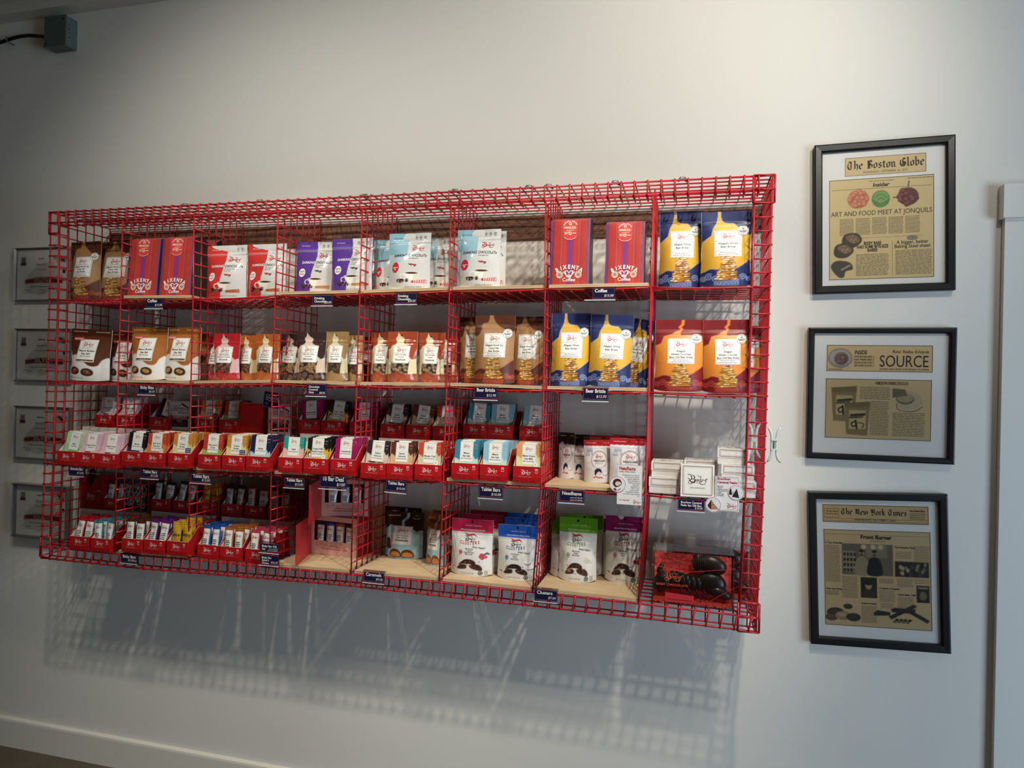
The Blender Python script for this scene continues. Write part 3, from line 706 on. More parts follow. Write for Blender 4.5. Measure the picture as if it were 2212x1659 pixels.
def nutbag(name, label, colr, light, nut, lines, seed=6, W=2.75, asp=1.58, pat=None):
    S = bag_surface(W, asp, 1.35, seed=seed, pinch=.07, wr=.11, seal=.84)
    cv = CV(66, 100, asp, light); Q = lambda pts: [(x, v * asp) for x, v in pts]
    cv.poly(cat(Q([(-.04, 1.05), (-.04, .68), (.08, .66), (.16, .72), (.27, .74), (.33, .80), (.27, .86), (.34, .93), (.30, 1.05)]), 3, True), colr)
    cv.poly(cat(Q([(.38, 1.05), (.40, .94), (.56, .86), (.55, .78), (.66, .73), (.78, .70), (.80, .50), (1.04, .47), (1.04, 1.05)]), 3, True), colr)
    cv.poly(Q([(.16, .12), (.84, .12), (.82, .40), (.18, .40)]), '#3b2c26')
    r = random.Random(seed)
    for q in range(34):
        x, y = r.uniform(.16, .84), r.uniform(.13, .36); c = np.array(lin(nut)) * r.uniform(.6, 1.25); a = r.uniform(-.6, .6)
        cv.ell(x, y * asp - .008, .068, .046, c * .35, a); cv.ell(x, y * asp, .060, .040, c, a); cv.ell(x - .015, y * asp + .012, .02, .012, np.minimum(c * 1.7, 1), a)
    cv.poly(cat(Q([(-.05, .42), (.05, .36), (.16, .24), (.18, .12), (-.05, .10)]), 3, True), light); cv.poly(cat(Q([(1.05, .45), (.86, .42), (.80, .30), (.80, .12), (1.05, .10)]), 3, True), light)
    cv.poly(cat(Q([(-.05, -.05), (-.05, .14), (.15, .16), (.35, .19), (.45, .22), (.55, .17), (.75, .15), (.9, .17), (1.05, .15), (1.05, -.05)]), 3, True), colr)
    pc = pat if pat is not None else (np.array(lin(colr)) * .5 + .5 * np.array(lin('#f3d9b8')) * .6)
    for k, (cx, cy, rr) in enumerate([(.08, .08, .08), (.25, .09, .09), (.44, .12, .09), (.62, .07, .09), (.80, .10, .08), (.95, .07, .07), (.35, .03, .06), (.55, .02, .05)]): cv.spiral(cx, cy * asp, rr, pc, .012, 1.6, r.uniform(0, 6), 1 if k % 2 else -1)
    cv.grain(.08, seed)
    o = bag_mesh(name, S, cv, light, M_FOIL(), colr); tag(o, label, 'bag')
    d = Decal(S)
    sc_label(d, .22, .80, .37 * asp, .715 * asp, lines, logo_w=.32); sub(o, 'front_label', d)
    d = Decal(S); d.disc(.47, .925 * asp, .024, '#2a1b17' if lin(colr).sum() > .1 else '#d8b9a0', .03, n=12); merge(o, d)
    return o

def caramel(name, label, top, milk=False, W=3.1, asp=1.42, seed=8):
    S = bag_surface(W, asp, 1.5, seed=seed, pinch=.03)
    cv = CV(72, 102, asp, '#9cc4d2'); Q = lambda pts: [(x, v * asp) for x, v in pts]
    cv.poly(cat(Q([(-.04, 1.05), (-.04, .62), (.06, .64), (.14, .70), (.25, .69), (.5, .62), (.7, .66), (.8, .62), (.86, .59), (.94, .62), (1.04, .64), (1.04, 1.05)]), 3, True), top, 0, '#e3d2bc', .006)
    cv.line(Q([(.60, .96), (.58, .88), (.48, .80), (.50, .70)]), .07, '#9cc4d2'); cv.line(Q([(.08, .90), (.38, .915)]), .016, '#d8cdbc', 0)
    cv.line(Q([(.72, .87), (.80, .855), (.90, .875)]), .016, '#d8cdbc'); cv.ell(.82, .93 * asp, .03, .015, '#b08a78')
    r = random.Random(seed)
    cv.poly(cat(Q([(.06, .30), (.05, .40), (.12, .44), (.18, .40), (.20, .30), (.23, .24), (.15, .19), (.05, .22)]), 3, True), '#4f261a' if not milk else '#8a4a26')
    for cx in (.34, .66):
        cv.poly(cat([(cx - .16, .05 * asp), (cx - .13, .17 * asp), (cx, .22 * asp), (cx + .13, .17 * asp), (cx + .16, .05 * asp), (cx, .03 * asp)], 3, True), '#5a2c1c' if not milk else '#8f4f2a')
        cv.poly(cat([(cx - .12, .055 * asp), (cx - .10, .13 * asp), (cx, .155 * asp), (cx + .10, .13 * asp), (cx + .12, .055 * asp)], 3, True), '#d08a4a')
    cv.grain(.05, seed)
    o = bag_mesh(name, S, cv, top, M_MATTE(), top); tag(o, label, 'bag')
    d = Decal(S); sc_label(d, .25, .76, .31 * asp, .70 * asp, [('Milk Chocolate' if milk else 'Dark Chocolate', .075, .012), ('Maine Sea Salt', .07, .012), ('Caramels', .13, .02)], logo_w=.29); sub(o, 'front_label', d)
    d = Decal(S); d.text('NET WT 4.5 OZ (128g)', .45, .01 * asp + .02, .024, '#4a5a60'); merge(o, d)
    return o

def clusters(name, label, head, lines, fruit, W=3.2, asp=1.42, seed=9):
    S = bag_surface(W, asp, 1.35, seed=seed, pinch=.03, seal=.80, wr=.07)
    cv = CV(76, 108, asp, '#dcd9d3'); Q = lambda pts: [(x, v * asp) for x, v in pts]
    cv.poly(Q([(-.02, .765), (1.02, .765), (1.02, 1.02), (-.02, 1.02)]), head); cv.line(Q([(0, .80), (1, .80)]), .010, np.minimum(np.array(lin(head)) * 1.6, 1), 0)
    ch = '#3f241c' if 'Milk' in lines[0] else '#2a1b1b'
    for P in ([(.24, .19), (.28, .235), (.33, .27), (.40, .30), (.52, .305), (.62, .28), (.66, .24), (.62, .215), (.5, .22), (.36, .215)], [(.20, .115), (.24, .18), (.33, .205), (.42, .20), (.44, .15), (.38, .125)], [(.50, .20), (.62, .225), (.74, .21), (.80, .15), (.78, .10), (.66, .115), (.54, .145)]):
        cv.poly(cat(Q(P), 3, True), ch)
    r = random.Random(seed)
    for q in range(22): cv.ell(r.uniform(.24, .76), r.uniform(.13, .27) * asp, .016, .012, r.choice(['#6b4a3a', '#8a6a52', '#54362a']) if fruit != 'green' else r.choice(['#d9bb6a', '#7a5138', '#54362a']))
    cv.C[cv.Y < .10 * asp] = lin('#dcd9d3')
    if fruit == 'red':
        for (x, y) in ((.76, .36), (.82, .38), (.80, .33), (.87, .35), (.78, .39)): cv.ell(x, y * asp, .042, .042, '#b9323a'); cv.ell(x - .01, y * asp + .012, .012, .010, '#e58a84')
        cv.ell(.88, .41 * asp, .06, .025, '#3f5a38', .5); cv.ell(.93, .40 * asp, .04, .018, '#35502e', -.2)
    if fruit == 'rasp':
        for (x, y) in ((.80, .335), (.88, .325), (.95, .335)): cv.ell(x, y * asp, .05, .05, '#a32436')
        cv.ell(.90, .385 * asp, .06, .022, '#4f7a38', .6); cv.ell(.84, .39 * asp, .02, .04, '#7a3a34')
    if fruit == 'coco':
        cv.ell(.80, .33 * asp, .085, .05, '#3b302c'); cv.ell(.80, .345 * asp, .085, .05, '#e9e6e0'); cv.ell(.88, .24 * asp, .11, .055, '#3b302c', .2); cv.ell(.87, .255 * asp, .11, .055, '#e9e6e0', .2)
    if fruit == 'green':
        for (x, y) in ((.80, .335), (.73, .33), (.77, .37), (.84, .32)): cv.ell(x, y * asp, .045, .028, '#a5a07a', r.uniform(-1, 1)); cv.ell(x, y * asp, .033, .018, '#dcd6b0', r.uniform(-1, 1))
    cv.ell(.12, .15 * asp, .045, .022, {'red': '#c09a52', 'coco': '#9a5a30', 'green': '#b9b1a8', 'rasp': '#a5743c'}[fruit], -.4)
    cv.grain(.04, seed)
    o = bag_mesh(name, S, cv, '#cfccc6', M_MATTE(), '#cfccc6'); tag(o, label, 'bag')
    d = Decal(S); cc = {'red': '#b3203a', 'coco': '#2a5aa8', 'green': '#6fa544', 'rasp': '#a31f4a'}[fruit]
    d.logo(.48, .665 * asp, .26, '#262122', sub=None)
    d.rule([(.36, .76 * asp), (.40, .725 * asp), (.48, .722 * asp), (.56, .735 * asp), (.64, .70 * asp)], [.01, .035, .045, .03, .008], '#c22a2a', .034, smooth=4)
    for i, c_ in enumerate('CLUSTERS'):
        x = .255 + .063 * i; y = .575 - .02 * math.sin(i / 7 * 3.1) + .006 * i * .3
        d.text(c_, x, (y - .005) * asp, .088 - .012 * abs(i - 3.5) / 3.5, cc, bold=.012, xs=.72, rot=-.05 + .12 * (i / 7 - .5))
    d.text('Snack Happy!', .70, .505 * asp, .045, '#3b3533', it=.25, rot=-.08, bold=.01, maxw=.30)
    for i, t in enumerate(lines): d.text(t, .48, (.475 - .030 * i) * asp, .033, '#4a4340', xs=.72, bold=.01)
    for q in range(7):
        a = q * .9; d.ring(.27 + .02 * math.cos(a), .42 * asp + .03 * math.sin(a), .028, .005, cc, n=12)
    d.rule([(.26, .39 * asp), (.24, .36 * asp), (.26, .34 * asp)], .006, cc, smooth=3)
    d.text('NET WT. 4 OZ (113g)', .46, .045 * asp, .028, '#4a4340', xs=.8)
    d.ring(.76, .06 * asp, .045, .016, '#39463f'); d.disc(.76, .06 * asp, .022, '#39463f', n=10); d.ring(.88, .06 * asp, .028, .008, '#6a6462'); d.rule([(.84, .095 * asp), (.93, .095 * asp)], .006, '#6a6462'); d.rule([(.84, .022 * asp), (.93, .022 * asp)], .006, '#6a6462')
    d.text('Non-GMO  |  Gluten Free', .53, .875 * asp, .030, '#e8cfd2', xs=.85); d.text('Made with Rainforest Alliance Certified', .52, .80 * asp, .034, '#f0e6e2', xs=.78, bold=.01)
    merge(o, d)
    d = Decal(S); d.disc(.5, .955 * asp, .028, '#1b1416', .03, n=14); merge(o, d)
    return o

def needham(name, label, head, W=2.6, asp=1.5, seed=10):
    S = bag_surface(W, asp, 1.1, seed=seed, pinch=.03, wr=.06)
    cv = CV(72, 106, asp, '#dcdadb'); Q = lambda pts: [(x, v * asp) for x, v in pts]
    hy = .86 if head != '#141316' else .74
    cv.poly(Q([(-.02, hy)] + [(x, hy + .006 * math.sin(x * 40)) for x in np.linspace(0, 1, 26)] + [(1.02, hy), (1.02, 1.02), (-.02, 1.02)]), head)
    bl = '#7d86a4'
    for (x, y, w_, h_) in ((.12, .70, .12, .08), (.24, .72, .10, .06), (.08, .62, .16, .05), (.86, .50, .1, .08), (.30, .64, .06, .06)): cv.rect(x, x + w_, y * asp, (y + h_) * asp, '#aab0c2'); cv.line(Q([(x, y + h_), (x + w_ / 2, y + h_ + .03), (x + w_, y + h_)]), .010, bl, 0)
    r = random.Random(seed)
    for q in range(14): x, y = r.uniform(.05, .45), r.uniform(.15, .5); cv.line(Q([(x, y), (x + .05, y + .03), (x + .07, y - .01)]), .008, bl)
    cv.ell(.60, .54 * asp, .30, .215 * asp, '#e2dedd'); 
    cv.poly(cat(Q([(.46, .17), (.44, .27), (.50, .33), (.62, .34), (.70, .30), (.70, .22), (.62, .27), (.54, .24)]), 3, True), '#272445'); cv.ell(.62, .22 * asp, .07, .055, '#cfd0da')
    cv.line(Q([(.40, .12), (.5, .145), (.6, .12), (.68, .135), (.72, .11)]), .035, '#b3222a')
    cv.ell(.82, .22 * asp, .09, .07, '#9aa2bd'); cv.ell(.82, .23 * asp, .075, .055, '#e8e6e4')
    cv.grain(.04, seed)
    o = bag_mesh(name, S, cv, '#d0cdce', M_MATTE(), '#d8d5d5'); tag(o, label, 'bag')
    d = Decal(S); n_ = 44
    for i in range(n_):
        a = 6.283 * i / n_; b = a + .09; rx, ry = .285, .205 * asp
        if math.sin(a) > -.8: d.rule([(.60 + rx * math.cos(a), .54 * asp + ry * math.sin(a)), (.60 + rx * 1.04 * math.cos(b), .54 * asp + ry * 1.04 * math.sin(b))], .012, '#b3222a', sub=1)
    d.ring(.60, .54 * asp, .265, .006, '#2e2a4e', ry=.19 * asp, n=30)
    d.logo(.60, .63 * asp, .27, '#b3222a'); d.text('NEEDHAMS', .61, .50 * asp, .062, '#2e2a35', bold=.015, maxw=.42); d.lines(.45, .77, .44 * asp, .49 * asp, 2, .008, '#6a6775', al='c')
    d.text('Sweet Maine Goodness', .28, .925 * asp, .028, '#f0dcd8', bold=.02)
    for i in range(3): d.ring(.76 + .08 * i, .935 * asp, .022, .005, '#e9cfca', n=14)
    merge(o, d)
    d = Decal(S); d.disc(.56, .945 * asp, .022, '#2b1416', .03, n=12); merge(o, d)
    return o
# ---------------------------------------------------------------- wooden boards lying in the bays
mw = bpy.data.materials.new('birch_plywood'); mw.use_nodes = True; nt = mw.node_tree; n = nt.nodes
b = n['Principled BSDF']; b.inputs['Roughness'].default_value = .55
tc = n.new('ShaderNodeTexCoord'); mp = n.new('ShaderNodeMapping'); mp.inputs['Scale'].default_value = (3, 30, 60)
no = n.new('ShaderNodeTexNoise'); no.inputs['Scale'].default_value = 2.2; no.inputs['Detail'].default_value = 5; no.inputs['Distortion'].default_value = 1.5
cr = n.new('ShaderNodeValToRGB'); cr.color_ramp.elements[0].position = .3; cr.color_ramp.elements[1].position = .75
cr.color_ramp.elements[0].color = (*lin('#c9a77e'), 1); cr.color_ramp.elements[1].color = (*lin('#e2c9a2'), 1)
nt.links.new(tc.outputs['Object'], mp.inputs[0]); nt.links.new(mp.outputs[0], no.inputs['Vector']); nt.links.new(no.outputs['Fac'], cr.inputs[0]); nt.links.new(cr.outputs[0], b.inputs['Base Color'])
ORD = ['leftmost', 'second', 'third', 'fourth', 'fifth', 'sixth', 'seventh', 'rightmost']
ROW = {1: 'top', 2: 'second', 3: 'third', 4: 'bottom'}
def bay(j, i): return '%s row, %s bay' % (ROW[j], ORD[i])
BT = .24
BOARD = {1: (1, 3, 4, 5, 6), 2: (1, 2, 3, 4, 5, 6), 3: (1, 2, 3, 5, 6), 4: (1, 3, 4, 5, 6)}
def board_z(j, i, x): return shelf_z(x, j) + (.13 if i not in BOARD[j] else .13 + BT)
for j in BOARD:
    for i in BOARD[j]:
        xa, xb = NX[j][i] + .30, NX[j][i + 1] - .18
        xm = (xa + xb) / 2; za, zb = shelf_z(xa, j), shelf_z(xb, j); zm = (za + zb) / 2
        mb = MB(); mb.box(xa - xm, xb - xm, -.02, 6.75, 0.0, BT)
        for k_, c_ in ((.08, 0), (.155, 0)): mb.box(xa - xm - .004, xb - xm + .004, -.028, -.02, k_, k_ + .016, mi=1)
        o = mb.build('plywood_board', [mw, mat('plywood_ply_line', '#9a7b56', rough=.7)], loc=(xm, 0.05, zm + .13), rot=(0, -math.atan2(zb - za, xb - xa), 0))
        tag(o, 'pale birch plywood board lying in the %s of the red rack' % bay(j, i), 'board', 'plywood shelf boards')

# ---------------------------------------------------------------- bags on the upper rows and the bottom row
def bag(proto, j, i, pxl, pxr, pyt, y=None, pyb=None, label=None, group=None, lean=0.0, yaw=0.0, tilt=0.0, W=None, flat_=1.0):
    """stand a bag in row j, bay i; pixel edges give its place and size at depth y on its own shelf"""
    xm0 = at((pxl + pxr) / 2, 700, y=y if y is not None else 2)[0]
    zb = board_z(j, i, xm0)
    if y is None: y = at((pxl + pxr) / 2, pyb, z=zb)[1]
    pym = pyb or {1: 600, 2: 790, 3: 1000, 4: 1200}[j]
    a = at(pxl, pym, y=y); b = at(pxr, pym, y=y); xm = (a[0] + b[0]) / 2; zb = board_z(j, i, xm)
    t = at((pxl + pxr) / 2, pyt, y=y + .6)
    h = t[2] - zb; w_ = (b[0] - a[0])
    sx = w_ / proto['_W']; sz = h / proto['_H']
    return put(proto, (xm, y + .35, zb + .005), (lean, tilt, yaw), (sx, flat_ * (sx + sz) / 2, sz), label, group)
def reg(o, W, asp): o['_W'] = W; o['_H'] = W * asp; return o
B_nib = reg(brittle('brittle_bag', '', '#a97c50', '#5b2f22', '#c4553a', ['Allagash North Sky', 'Cacao Nib', 'Beer Brittle'], 21), 3.1, 1.68)
B_white = reg(brittle('brittle_bag', '', '#dba838', '#27305e', '#8fa3d8', ['Allagash White', 'Beer Brittle'], 22), 3.1, 1.68)
B_chili = reg(brittle('brittle_bag', '', '#dd8a35', '#7c1c20', '#c4524a', ['Allagash', 'Sixteen Counties', 'Spicy Chili Beer Brittle'], 23), 3.1, 1.68)
D_red = reg(drinking('drinking_chocolate_bag', '', '#c43530', 'red', seed=31), 3.35, 1.42)
D_pur = reg(drinking('drinking_chocolate_bag', '', '#5b3a90', 'purple', seed=32), 3.35, 1.42)
D_blu = reg(drinking('drinking_chocolate_bag', '', '#8fb9c8', 'blue', seed=33), 3.35, 1.42)
COFF = reg(coffee('coffee_bag', ''), 3.05, 1.68)
P_dk = reg(peanut('bites_bag', '', '#5a2a18', 'Dark Chocolate', '#8a5a44', seed=41), 3.05, 1.5)
P_or = reg(peanut('bites_bag', '', '#a8652a', 'Milk Chocolate', '#c79a58', seed=42), 3.05, 1.5)
N_red = reg(nutbag('nut_bag', '', '#b5282c', '#dfb2b0', '#7a5048', [('Milk Chocolate', .075, .01), ('Raspberry Covered', .075, .01), ('Almonds', .12, .01)], 51), 2.75, 1.58)
N_org = reg(nutbag('nut_bag', '', '#b5602c', '#e0cba4', '#6f5040', [('Milk Chocolate', .075, .01), ('Sea Salt Covered', .075, .01), ('Hazelnuts', .12, .01)], 52), 2.75, 1.58)
N_dk = reg(nutbag('nut_bag', '', '#3f2c2e', '#d9c2ae', '#a3815c', [('Dark Chocolate', .075, .01), ('Covered', .075, .01), ('Almonds', .12, .01)], 53, pat=lin('#c9a98c')), 2.75, 1.58)
N_tan = reg(nutbag('nut_bag', '', '#a07f54', '#d8cda6', '#5f4a3c', [('Dark Chocolate', .075, .01), ('Coconut Covered', .075, .01), ('Almonds', .12, .01)], 54), 2.75, 1.58)
N_rst = reg(nutbag('nut_bag', '', '#a5492f', '#e2d2ac', '#8f7a64', [('Dark Chocolate', .075, .01), ('Covered', .075, .01), ('Hazelnuts', .12, .01)], 55), 2.75, 1.58)
C_dk = reg(caramel('caramel_bag', '', '#32180f', False, seed=61), 3.1, 1.42)
C_mk = reg(caramel('caramel_bag', '', '#8a5220', True, seed=62), 3.1, 1.42)
K_pnk = reg(clusters('clusters_bag', '', '#a81d40', ['Milk Chocolate', 'Cranberry', 'Crisped Brown Rice', 'Maine Sea Salt'], 'red', seed=71), 3.2, 1.42)
K_blu = reg(clusters('clusters_bag', '', '#1d4fa5', ['Dark Chocolate', 'Almond', 'Coconut', 'Maine Sea Salt'], 'coco', seed=72), 3.2, 1.42)
K_grn = reg(clusters('clusters_bag', '', '#5fa31c', ['Milk Chocolate', 'Pistachio', 'Maine Sea Salt'], 'green', seed=73), 3.2, 1.42)
K_mag = reg(clusters('clusters_bag', '', '#8d1a5c', ['Dark Chocolate', 'Raspberry', 'Quinoa'], 'rasp', seed=74), 3.2, 1.42)
H_red = reg(needham('coconut_candy_bag', '', '#b5222a', seed=81), 2.6, 1.5)
H_blk = reg(needham('coconut_candy_bag', '', '#141316', seed=82), 2.6, 1.5)
R = math.radians
# row 1
bag(B_nib, 1, 0, 148, 213, 524, 2.0, label='kraft brown brittle bag, left of two on the top row, leftmost bay', tilt=R(-1))
bag(B_nib, 1, 0, 209, 290, 524, 2.9, label='kraft brown brittle bag partly behind the first divider, top row, leftmost bay')
bag(COFF, 1, 1, 286, 353, 515, 1.5, label='striped red coffee bag, left of the pair in the top row, second bay', lean=R(-2))
bag(COFF, 1, 1, 357, 425, 512, 1.7, label='striped red coffee bag, right of the pair in the top row, second bay', lean=R(-2))
bag(COFF, 1, 1, 418, 468, 521, 5.0, label='dark coffee bag at the back right of the top row, second bay', yaw=R(8))
bag(D_red, 1, 2, 442, 528, 532, 1.4, label='red and silver drinking chocolate bag, left of two in the top row, third bay', tilt=R(0))
bag(D_red, 1, 2, 530, 614, 529, 1.7, label='red and silver drinking chocolate bag, right of two, cut by a divider')
bag(D_pur, 1, 3, 634, 722, 524, 2.2, label='purple drinking chocolate bag, left of the two in the fourth bay', tilt=R(1.5))
bag(D_pur, 1, 3, 712, 800, 517, 1.1, label='purple drinking chocolate bag, right of the two in the fourth bay')
bag(D_pur, 1, 3, 762, 822, 540, 4.6, label='purple drinking chocolate bag mostly hidden behind the fourth divider')
bag(D_blu, 1, 4, 803, 880, 520, 2.2, label='pale blue drinking chocolate bag, left and behind in the top row, fifth bay')
bag(D_blu, 1, 4, 836, 926, 506, .8, label='pale blue drinking chocolate bag standing in front, top row, fifth bay')
bag(D_blu, 1, 4, 902, 984, 516, 2.6, label='pale blue drinking chocolate bag, right and behind in the top row, fifth bay')
bag(D_red, 1, 4, 962, 1006, 540, 5.2, label='dull red drinking chocolate bag at the back, behind the fifth divider')
bag(D_blu, 1, 5, 984, 1078, 498, .9, label='pale blue drinking chocolate bag in front at the left of the sixth bay')
bag(D_blu, 1, 5, 1022, 1090, 502, 2.6, label='pale bag peeping out behind the front blue one in the sixth bay')
bag(COFF, 1, 6, 1190, 1275, 474, 1.2, label='striped red coffee bag, left one in the top row, seventh bay', lean=R(-1))
bag(COFF, 1, 6, 1308, 1392, 480, 1.3, label='striped red coffee bag, right one in the top row, seventh bay', lean=R(-1))
bag(B_white, 1, 7, 1422, 1516, 459, 1.8, label='blue and yellow brittle bag, left of two at the top right of the rack')
bag(B_white, 1, 7, 1512, 1622, 459, .9, label='blue and yellow brittle bag, right of two at the top right of the rack')
# row 2
bag(P_dk, 2, 0, 148, 228, 712, 1.6, label='dark brown peanut butter bites bag, front of the second row, leftmost bay', yaw=R(5), tilt=R(2))
bag(P_dk, 2, 0, 234, 300, 718, 3.0, label='dark brown peanut butter bites bag, behind the first divider')
bag(P_dk, 2, 0, 190, 262, 720, 3.9, label='dark brown peanut butter bites bag hidden at the back of the leftmost bay')
bag(P_or, 2, 1, 278, 356, 708, 1.2, label='caramel brown peanut butter bites bag, left of two in the second bay')
bag(P_or, 2, 1, 350, 428, 708, 1.5, label='caramel brown peanut butter bites bag, right of two in the second bay')
bag(P_or, 2, 1, 396, 446, 716, 4.2, label='caramel brown peanut butter bites bag at the back of the second bay')
bag(N_red, 2, 2, 438, 492, 726, 2.2, label='pink raspberry almond bag half hidden at the left of the third bay', yaw=R(-14))
bag(N_red, 2, 2, 456, 513, 721, .9, label='red and pink raspberry almond bag in front, second row, third bay')
bag(N_org, 2, 2, 510, 550, 725, 1.9, label='orange hazelnut bag squeezed in the middle of the third bay')
bag(N_org, 2, 2, 547, 598, 722, 1.2, label='orange hazelnut bag in front at the right of the third bay')
bag(N_org, 2, 2, 578, 622, 728, 4.2, label='orange hazelnut bag at the back right of the third bay')
bag(N_dk, 2, 3, 598, 654, 722, 2.1, label='dark brown almond bag, left and behind in the fourth bay', yaw=R(-6))
bag(N_dk, 2, 3, 636, 700, 718, .9, label='dark brown almond bag in front, second row, fourth bay')
bag(N_tan, 2, 3, 699, 748, 717, 1.0, label='tan coconut almond bag in front, second row, fourth bay')
bag(N_tan, 2, 3, 742, 782, 725, 2.0, label='tan coconut almond bag behind, at the fourth divider')
bag(N_tan, 2, 3, 768, 806, 728, 4.4, label='tan coconut almond bag seen through the fourth divider')
bag(N_rst, 2, 4, 797, 846, 719, 1.8, label='rust coloured hazelnut bag, left and behind in the fifth bay')
bag(N_rst, 2, 4, 834, 898, 717, .8, label='rust coloured hazelnut bag in the middle front of the fifth bay')
bag(N_rst, 2, 4, 901, 957, 719, 1.0, label='rust coloured hazelnut bag, right front of the fifth bay')
bag(N_rst, 2, 4, 940, 984, 725, 2.8, label='rust coloured hazelnut bag at the back right of the fifth bay')
bag(B_nib, 2, 5, 990, 1046, 686, 2.4, label='brown brittle bag half hidden at the left of the second row, sixth bay')
bag(B_nib, 2, 5, 1022, 1109, 682, 1.0, label='brown brittle bag in front, second row, sixth bay')
bag(B_nib, 2, 5, 1100, 1172, 685, 2.2, label='brown brittle bag at the right of the second row, sixth bay')
bag(B_white, 2, 6, 1188, 1274, 678, 1.0, label='blue and yellow brittle bag, left of two in the second row, seventh bay')
bag(B_white, 2, 6, 1268, 1362, 681, .7, label='blue and yellow brittle bag, right of two in the second row, seventh bay', tilt=R(2))
bag(B_white, 2, 6, 1335, 1400, 690, 3.0, label='blue and yellow brittle bag leaning in the dark at the right back', tilt=R(9), yaw=R(-18))
bag(B_chili, 2, 7, 1413, 1521, 692, .9, label='orange and maroon brittle bag, left of two in the second row, rightmost bay')
bag(B_chili, 2, 7, 1519, 1620, 692, .8, label='orange and maroon brittle bag, right of two in the second row, rightmost bay', tilt=R(-1))
bag(B_chili, 2, 7, 1560, 1644, 705, 3.8, label='orange and maroon brittle bag behind, at the right end of the second row')
# row 4
bag(C_dk, 4, 4, 829, 911, 1104, None, 1205, label='dark brown and pale blue caramels bag on the bottom row, fifth bay')
bag(C_dk, 4, 4, 826, 905, 1094, 6.0, label='dark caramels bag hidden behind the front one in the fifth bay')
bag(C_mk, 4, 4, 912, 968, 1108, None, 1221, label='milk caramels bag leaning against the fifth divider', yaw=R(-22))
bag(C_mk, 4, 4, 930, 985, 1102, 5.0, label='milk caramels bag behind, seen through the fifth divider')
bag(K_pnk, 4, 5, 971, 1061, 1120, None, 1242, label='white clusters bag with crimson header in front, bottom row, sixth bay')
bag(K_pnk, 4, 5, 995, 1082, 1110, 3.0, label='crimson headed clusters bag, second in its line, sixth bay')
bag(K_pnk, 4, 5, 1012, 1095, 1102, 5.0, label='crimson headed clusters bag, third in its line, sixth bay')
bag(K_blu, 4, 5, 1072, 1157, 1133, None, 1252, label='white clusters bag with blue header in front, bottom row, sixth bay')
bag(K_blu, 4, 5, 1086, 1168, 1118, 2.6, label='blue headed clusters bag, second in its line, sixth bay')
bag(K_blu, 4, 5, 1092, 1172, 1108, 4.6, label='blue headed clusters bag, third in its line, sixth bay')
bag(K_grn, 4, 6, 1187, 1278, 1126, None, 1248, label='white clusters bag with lime green header in front, seventh bay')
bag(K_grn, 4, 6, 1206, 1288, 1117, 3.0, label='green headed clusters bag, second in its line, seventh bay')
bag(K_grn, 4, 6, 1220, 1300, 1110, 5.0, label='green headed clusters bag, third in its line, seventh bay')
bag(K_mag, 4, 6, 1300, 1386, 1122, None, 1250, label='white clusters bag with magenta header in front, bottom row, seventh bay')
bag(K_mag, 4, 6, 1306, 1390, 1114, 4.0, label='magenta headed clusters bag behind the front one, seventh bay')
# row 3, bay 7
bag(H_blk, 3, 6, 1203, 1240, 934, None, 1034, label='small coconut candy bag with black header, front left of the seventh bay', yaw=R(-14))
bag(H_blk, 3, 6, 1222, 1272, 938, 4.0, label='small coconut candy bag with black header, behind the front one')
bag(H_red, 3, 6, 1260, 1320, 950, None, 1043, label='coconut candy bag with red header, left of two in front', yaw=R(-6), tilt=R(-2))
bag(H_red, 3, 6, 1316, 1392, 947, 1.6, label='coconut candy bag with red header, right one behind the info card')
bag(H_red, 3, 6, 1262, 1336, 940, 4.6, label='coconut candy bag with red header at the back left')
bag(H_red, 3, 6, 1322, 1396, 940, 5.2, label='coconut candy bag with red header at the back right')
# ---------------------------------------------------------------- red countertop boxes, tablet bars, small bars
BRED = '#b81a1f'
def swirls(d_or_cv, x0, x1, y, r, c, n, seed, d=None):
    rr = random.Random(seed)
    for k in range(n):
        cx = x0 + (x1 - x0) * (k + .5) / n; t = np.linspace(0, 1, 9); a0 = rr.uniform(0, 6); q = r * rr.uniform(.8, 1.25); s = rr.choice((-1, 1))
        P = np.stack([cx + q * (1 - .8 * t) * np.cos(a0 + s * 8 * t), y + rr.uniform(-.02, .02) + q * (1 - .8 * t) * np.sin(a0 + s * 8 * t)], 1)
        V, F = ribbon(P, .011, 2); d_or_cv.shape(V, F, c, .012)
def box_face(d, w=1.0, dark='#8c1217'):
    """printed front of a countertop box; coordinates in face widths"""
    swirls(d, .02, .98, .10, .075, dark, 9, 3); swirls(d, .05, .95, .03, .05, dark, 9, 5)
    d.logo(.46, .37, .34, '#f0ece4', .014, sub=None); d.text('BIXBY CHOCOLATE', .43, .19, .032, '#e0a29c', maxw=.44, off=.014, spacing=1.15)
    d.text('MADE', .83, .46, .035, '#f0ece4', off=.014, bold=.02, xs=.8); d.text('IN ME', .83, .415, .035, '#f0ece4', off=.014, bold=.02, xs=.8); d.rule([(.77, .375), (.83, .35), (.89, .375)], .012, '#f0ece4', .014, 3)
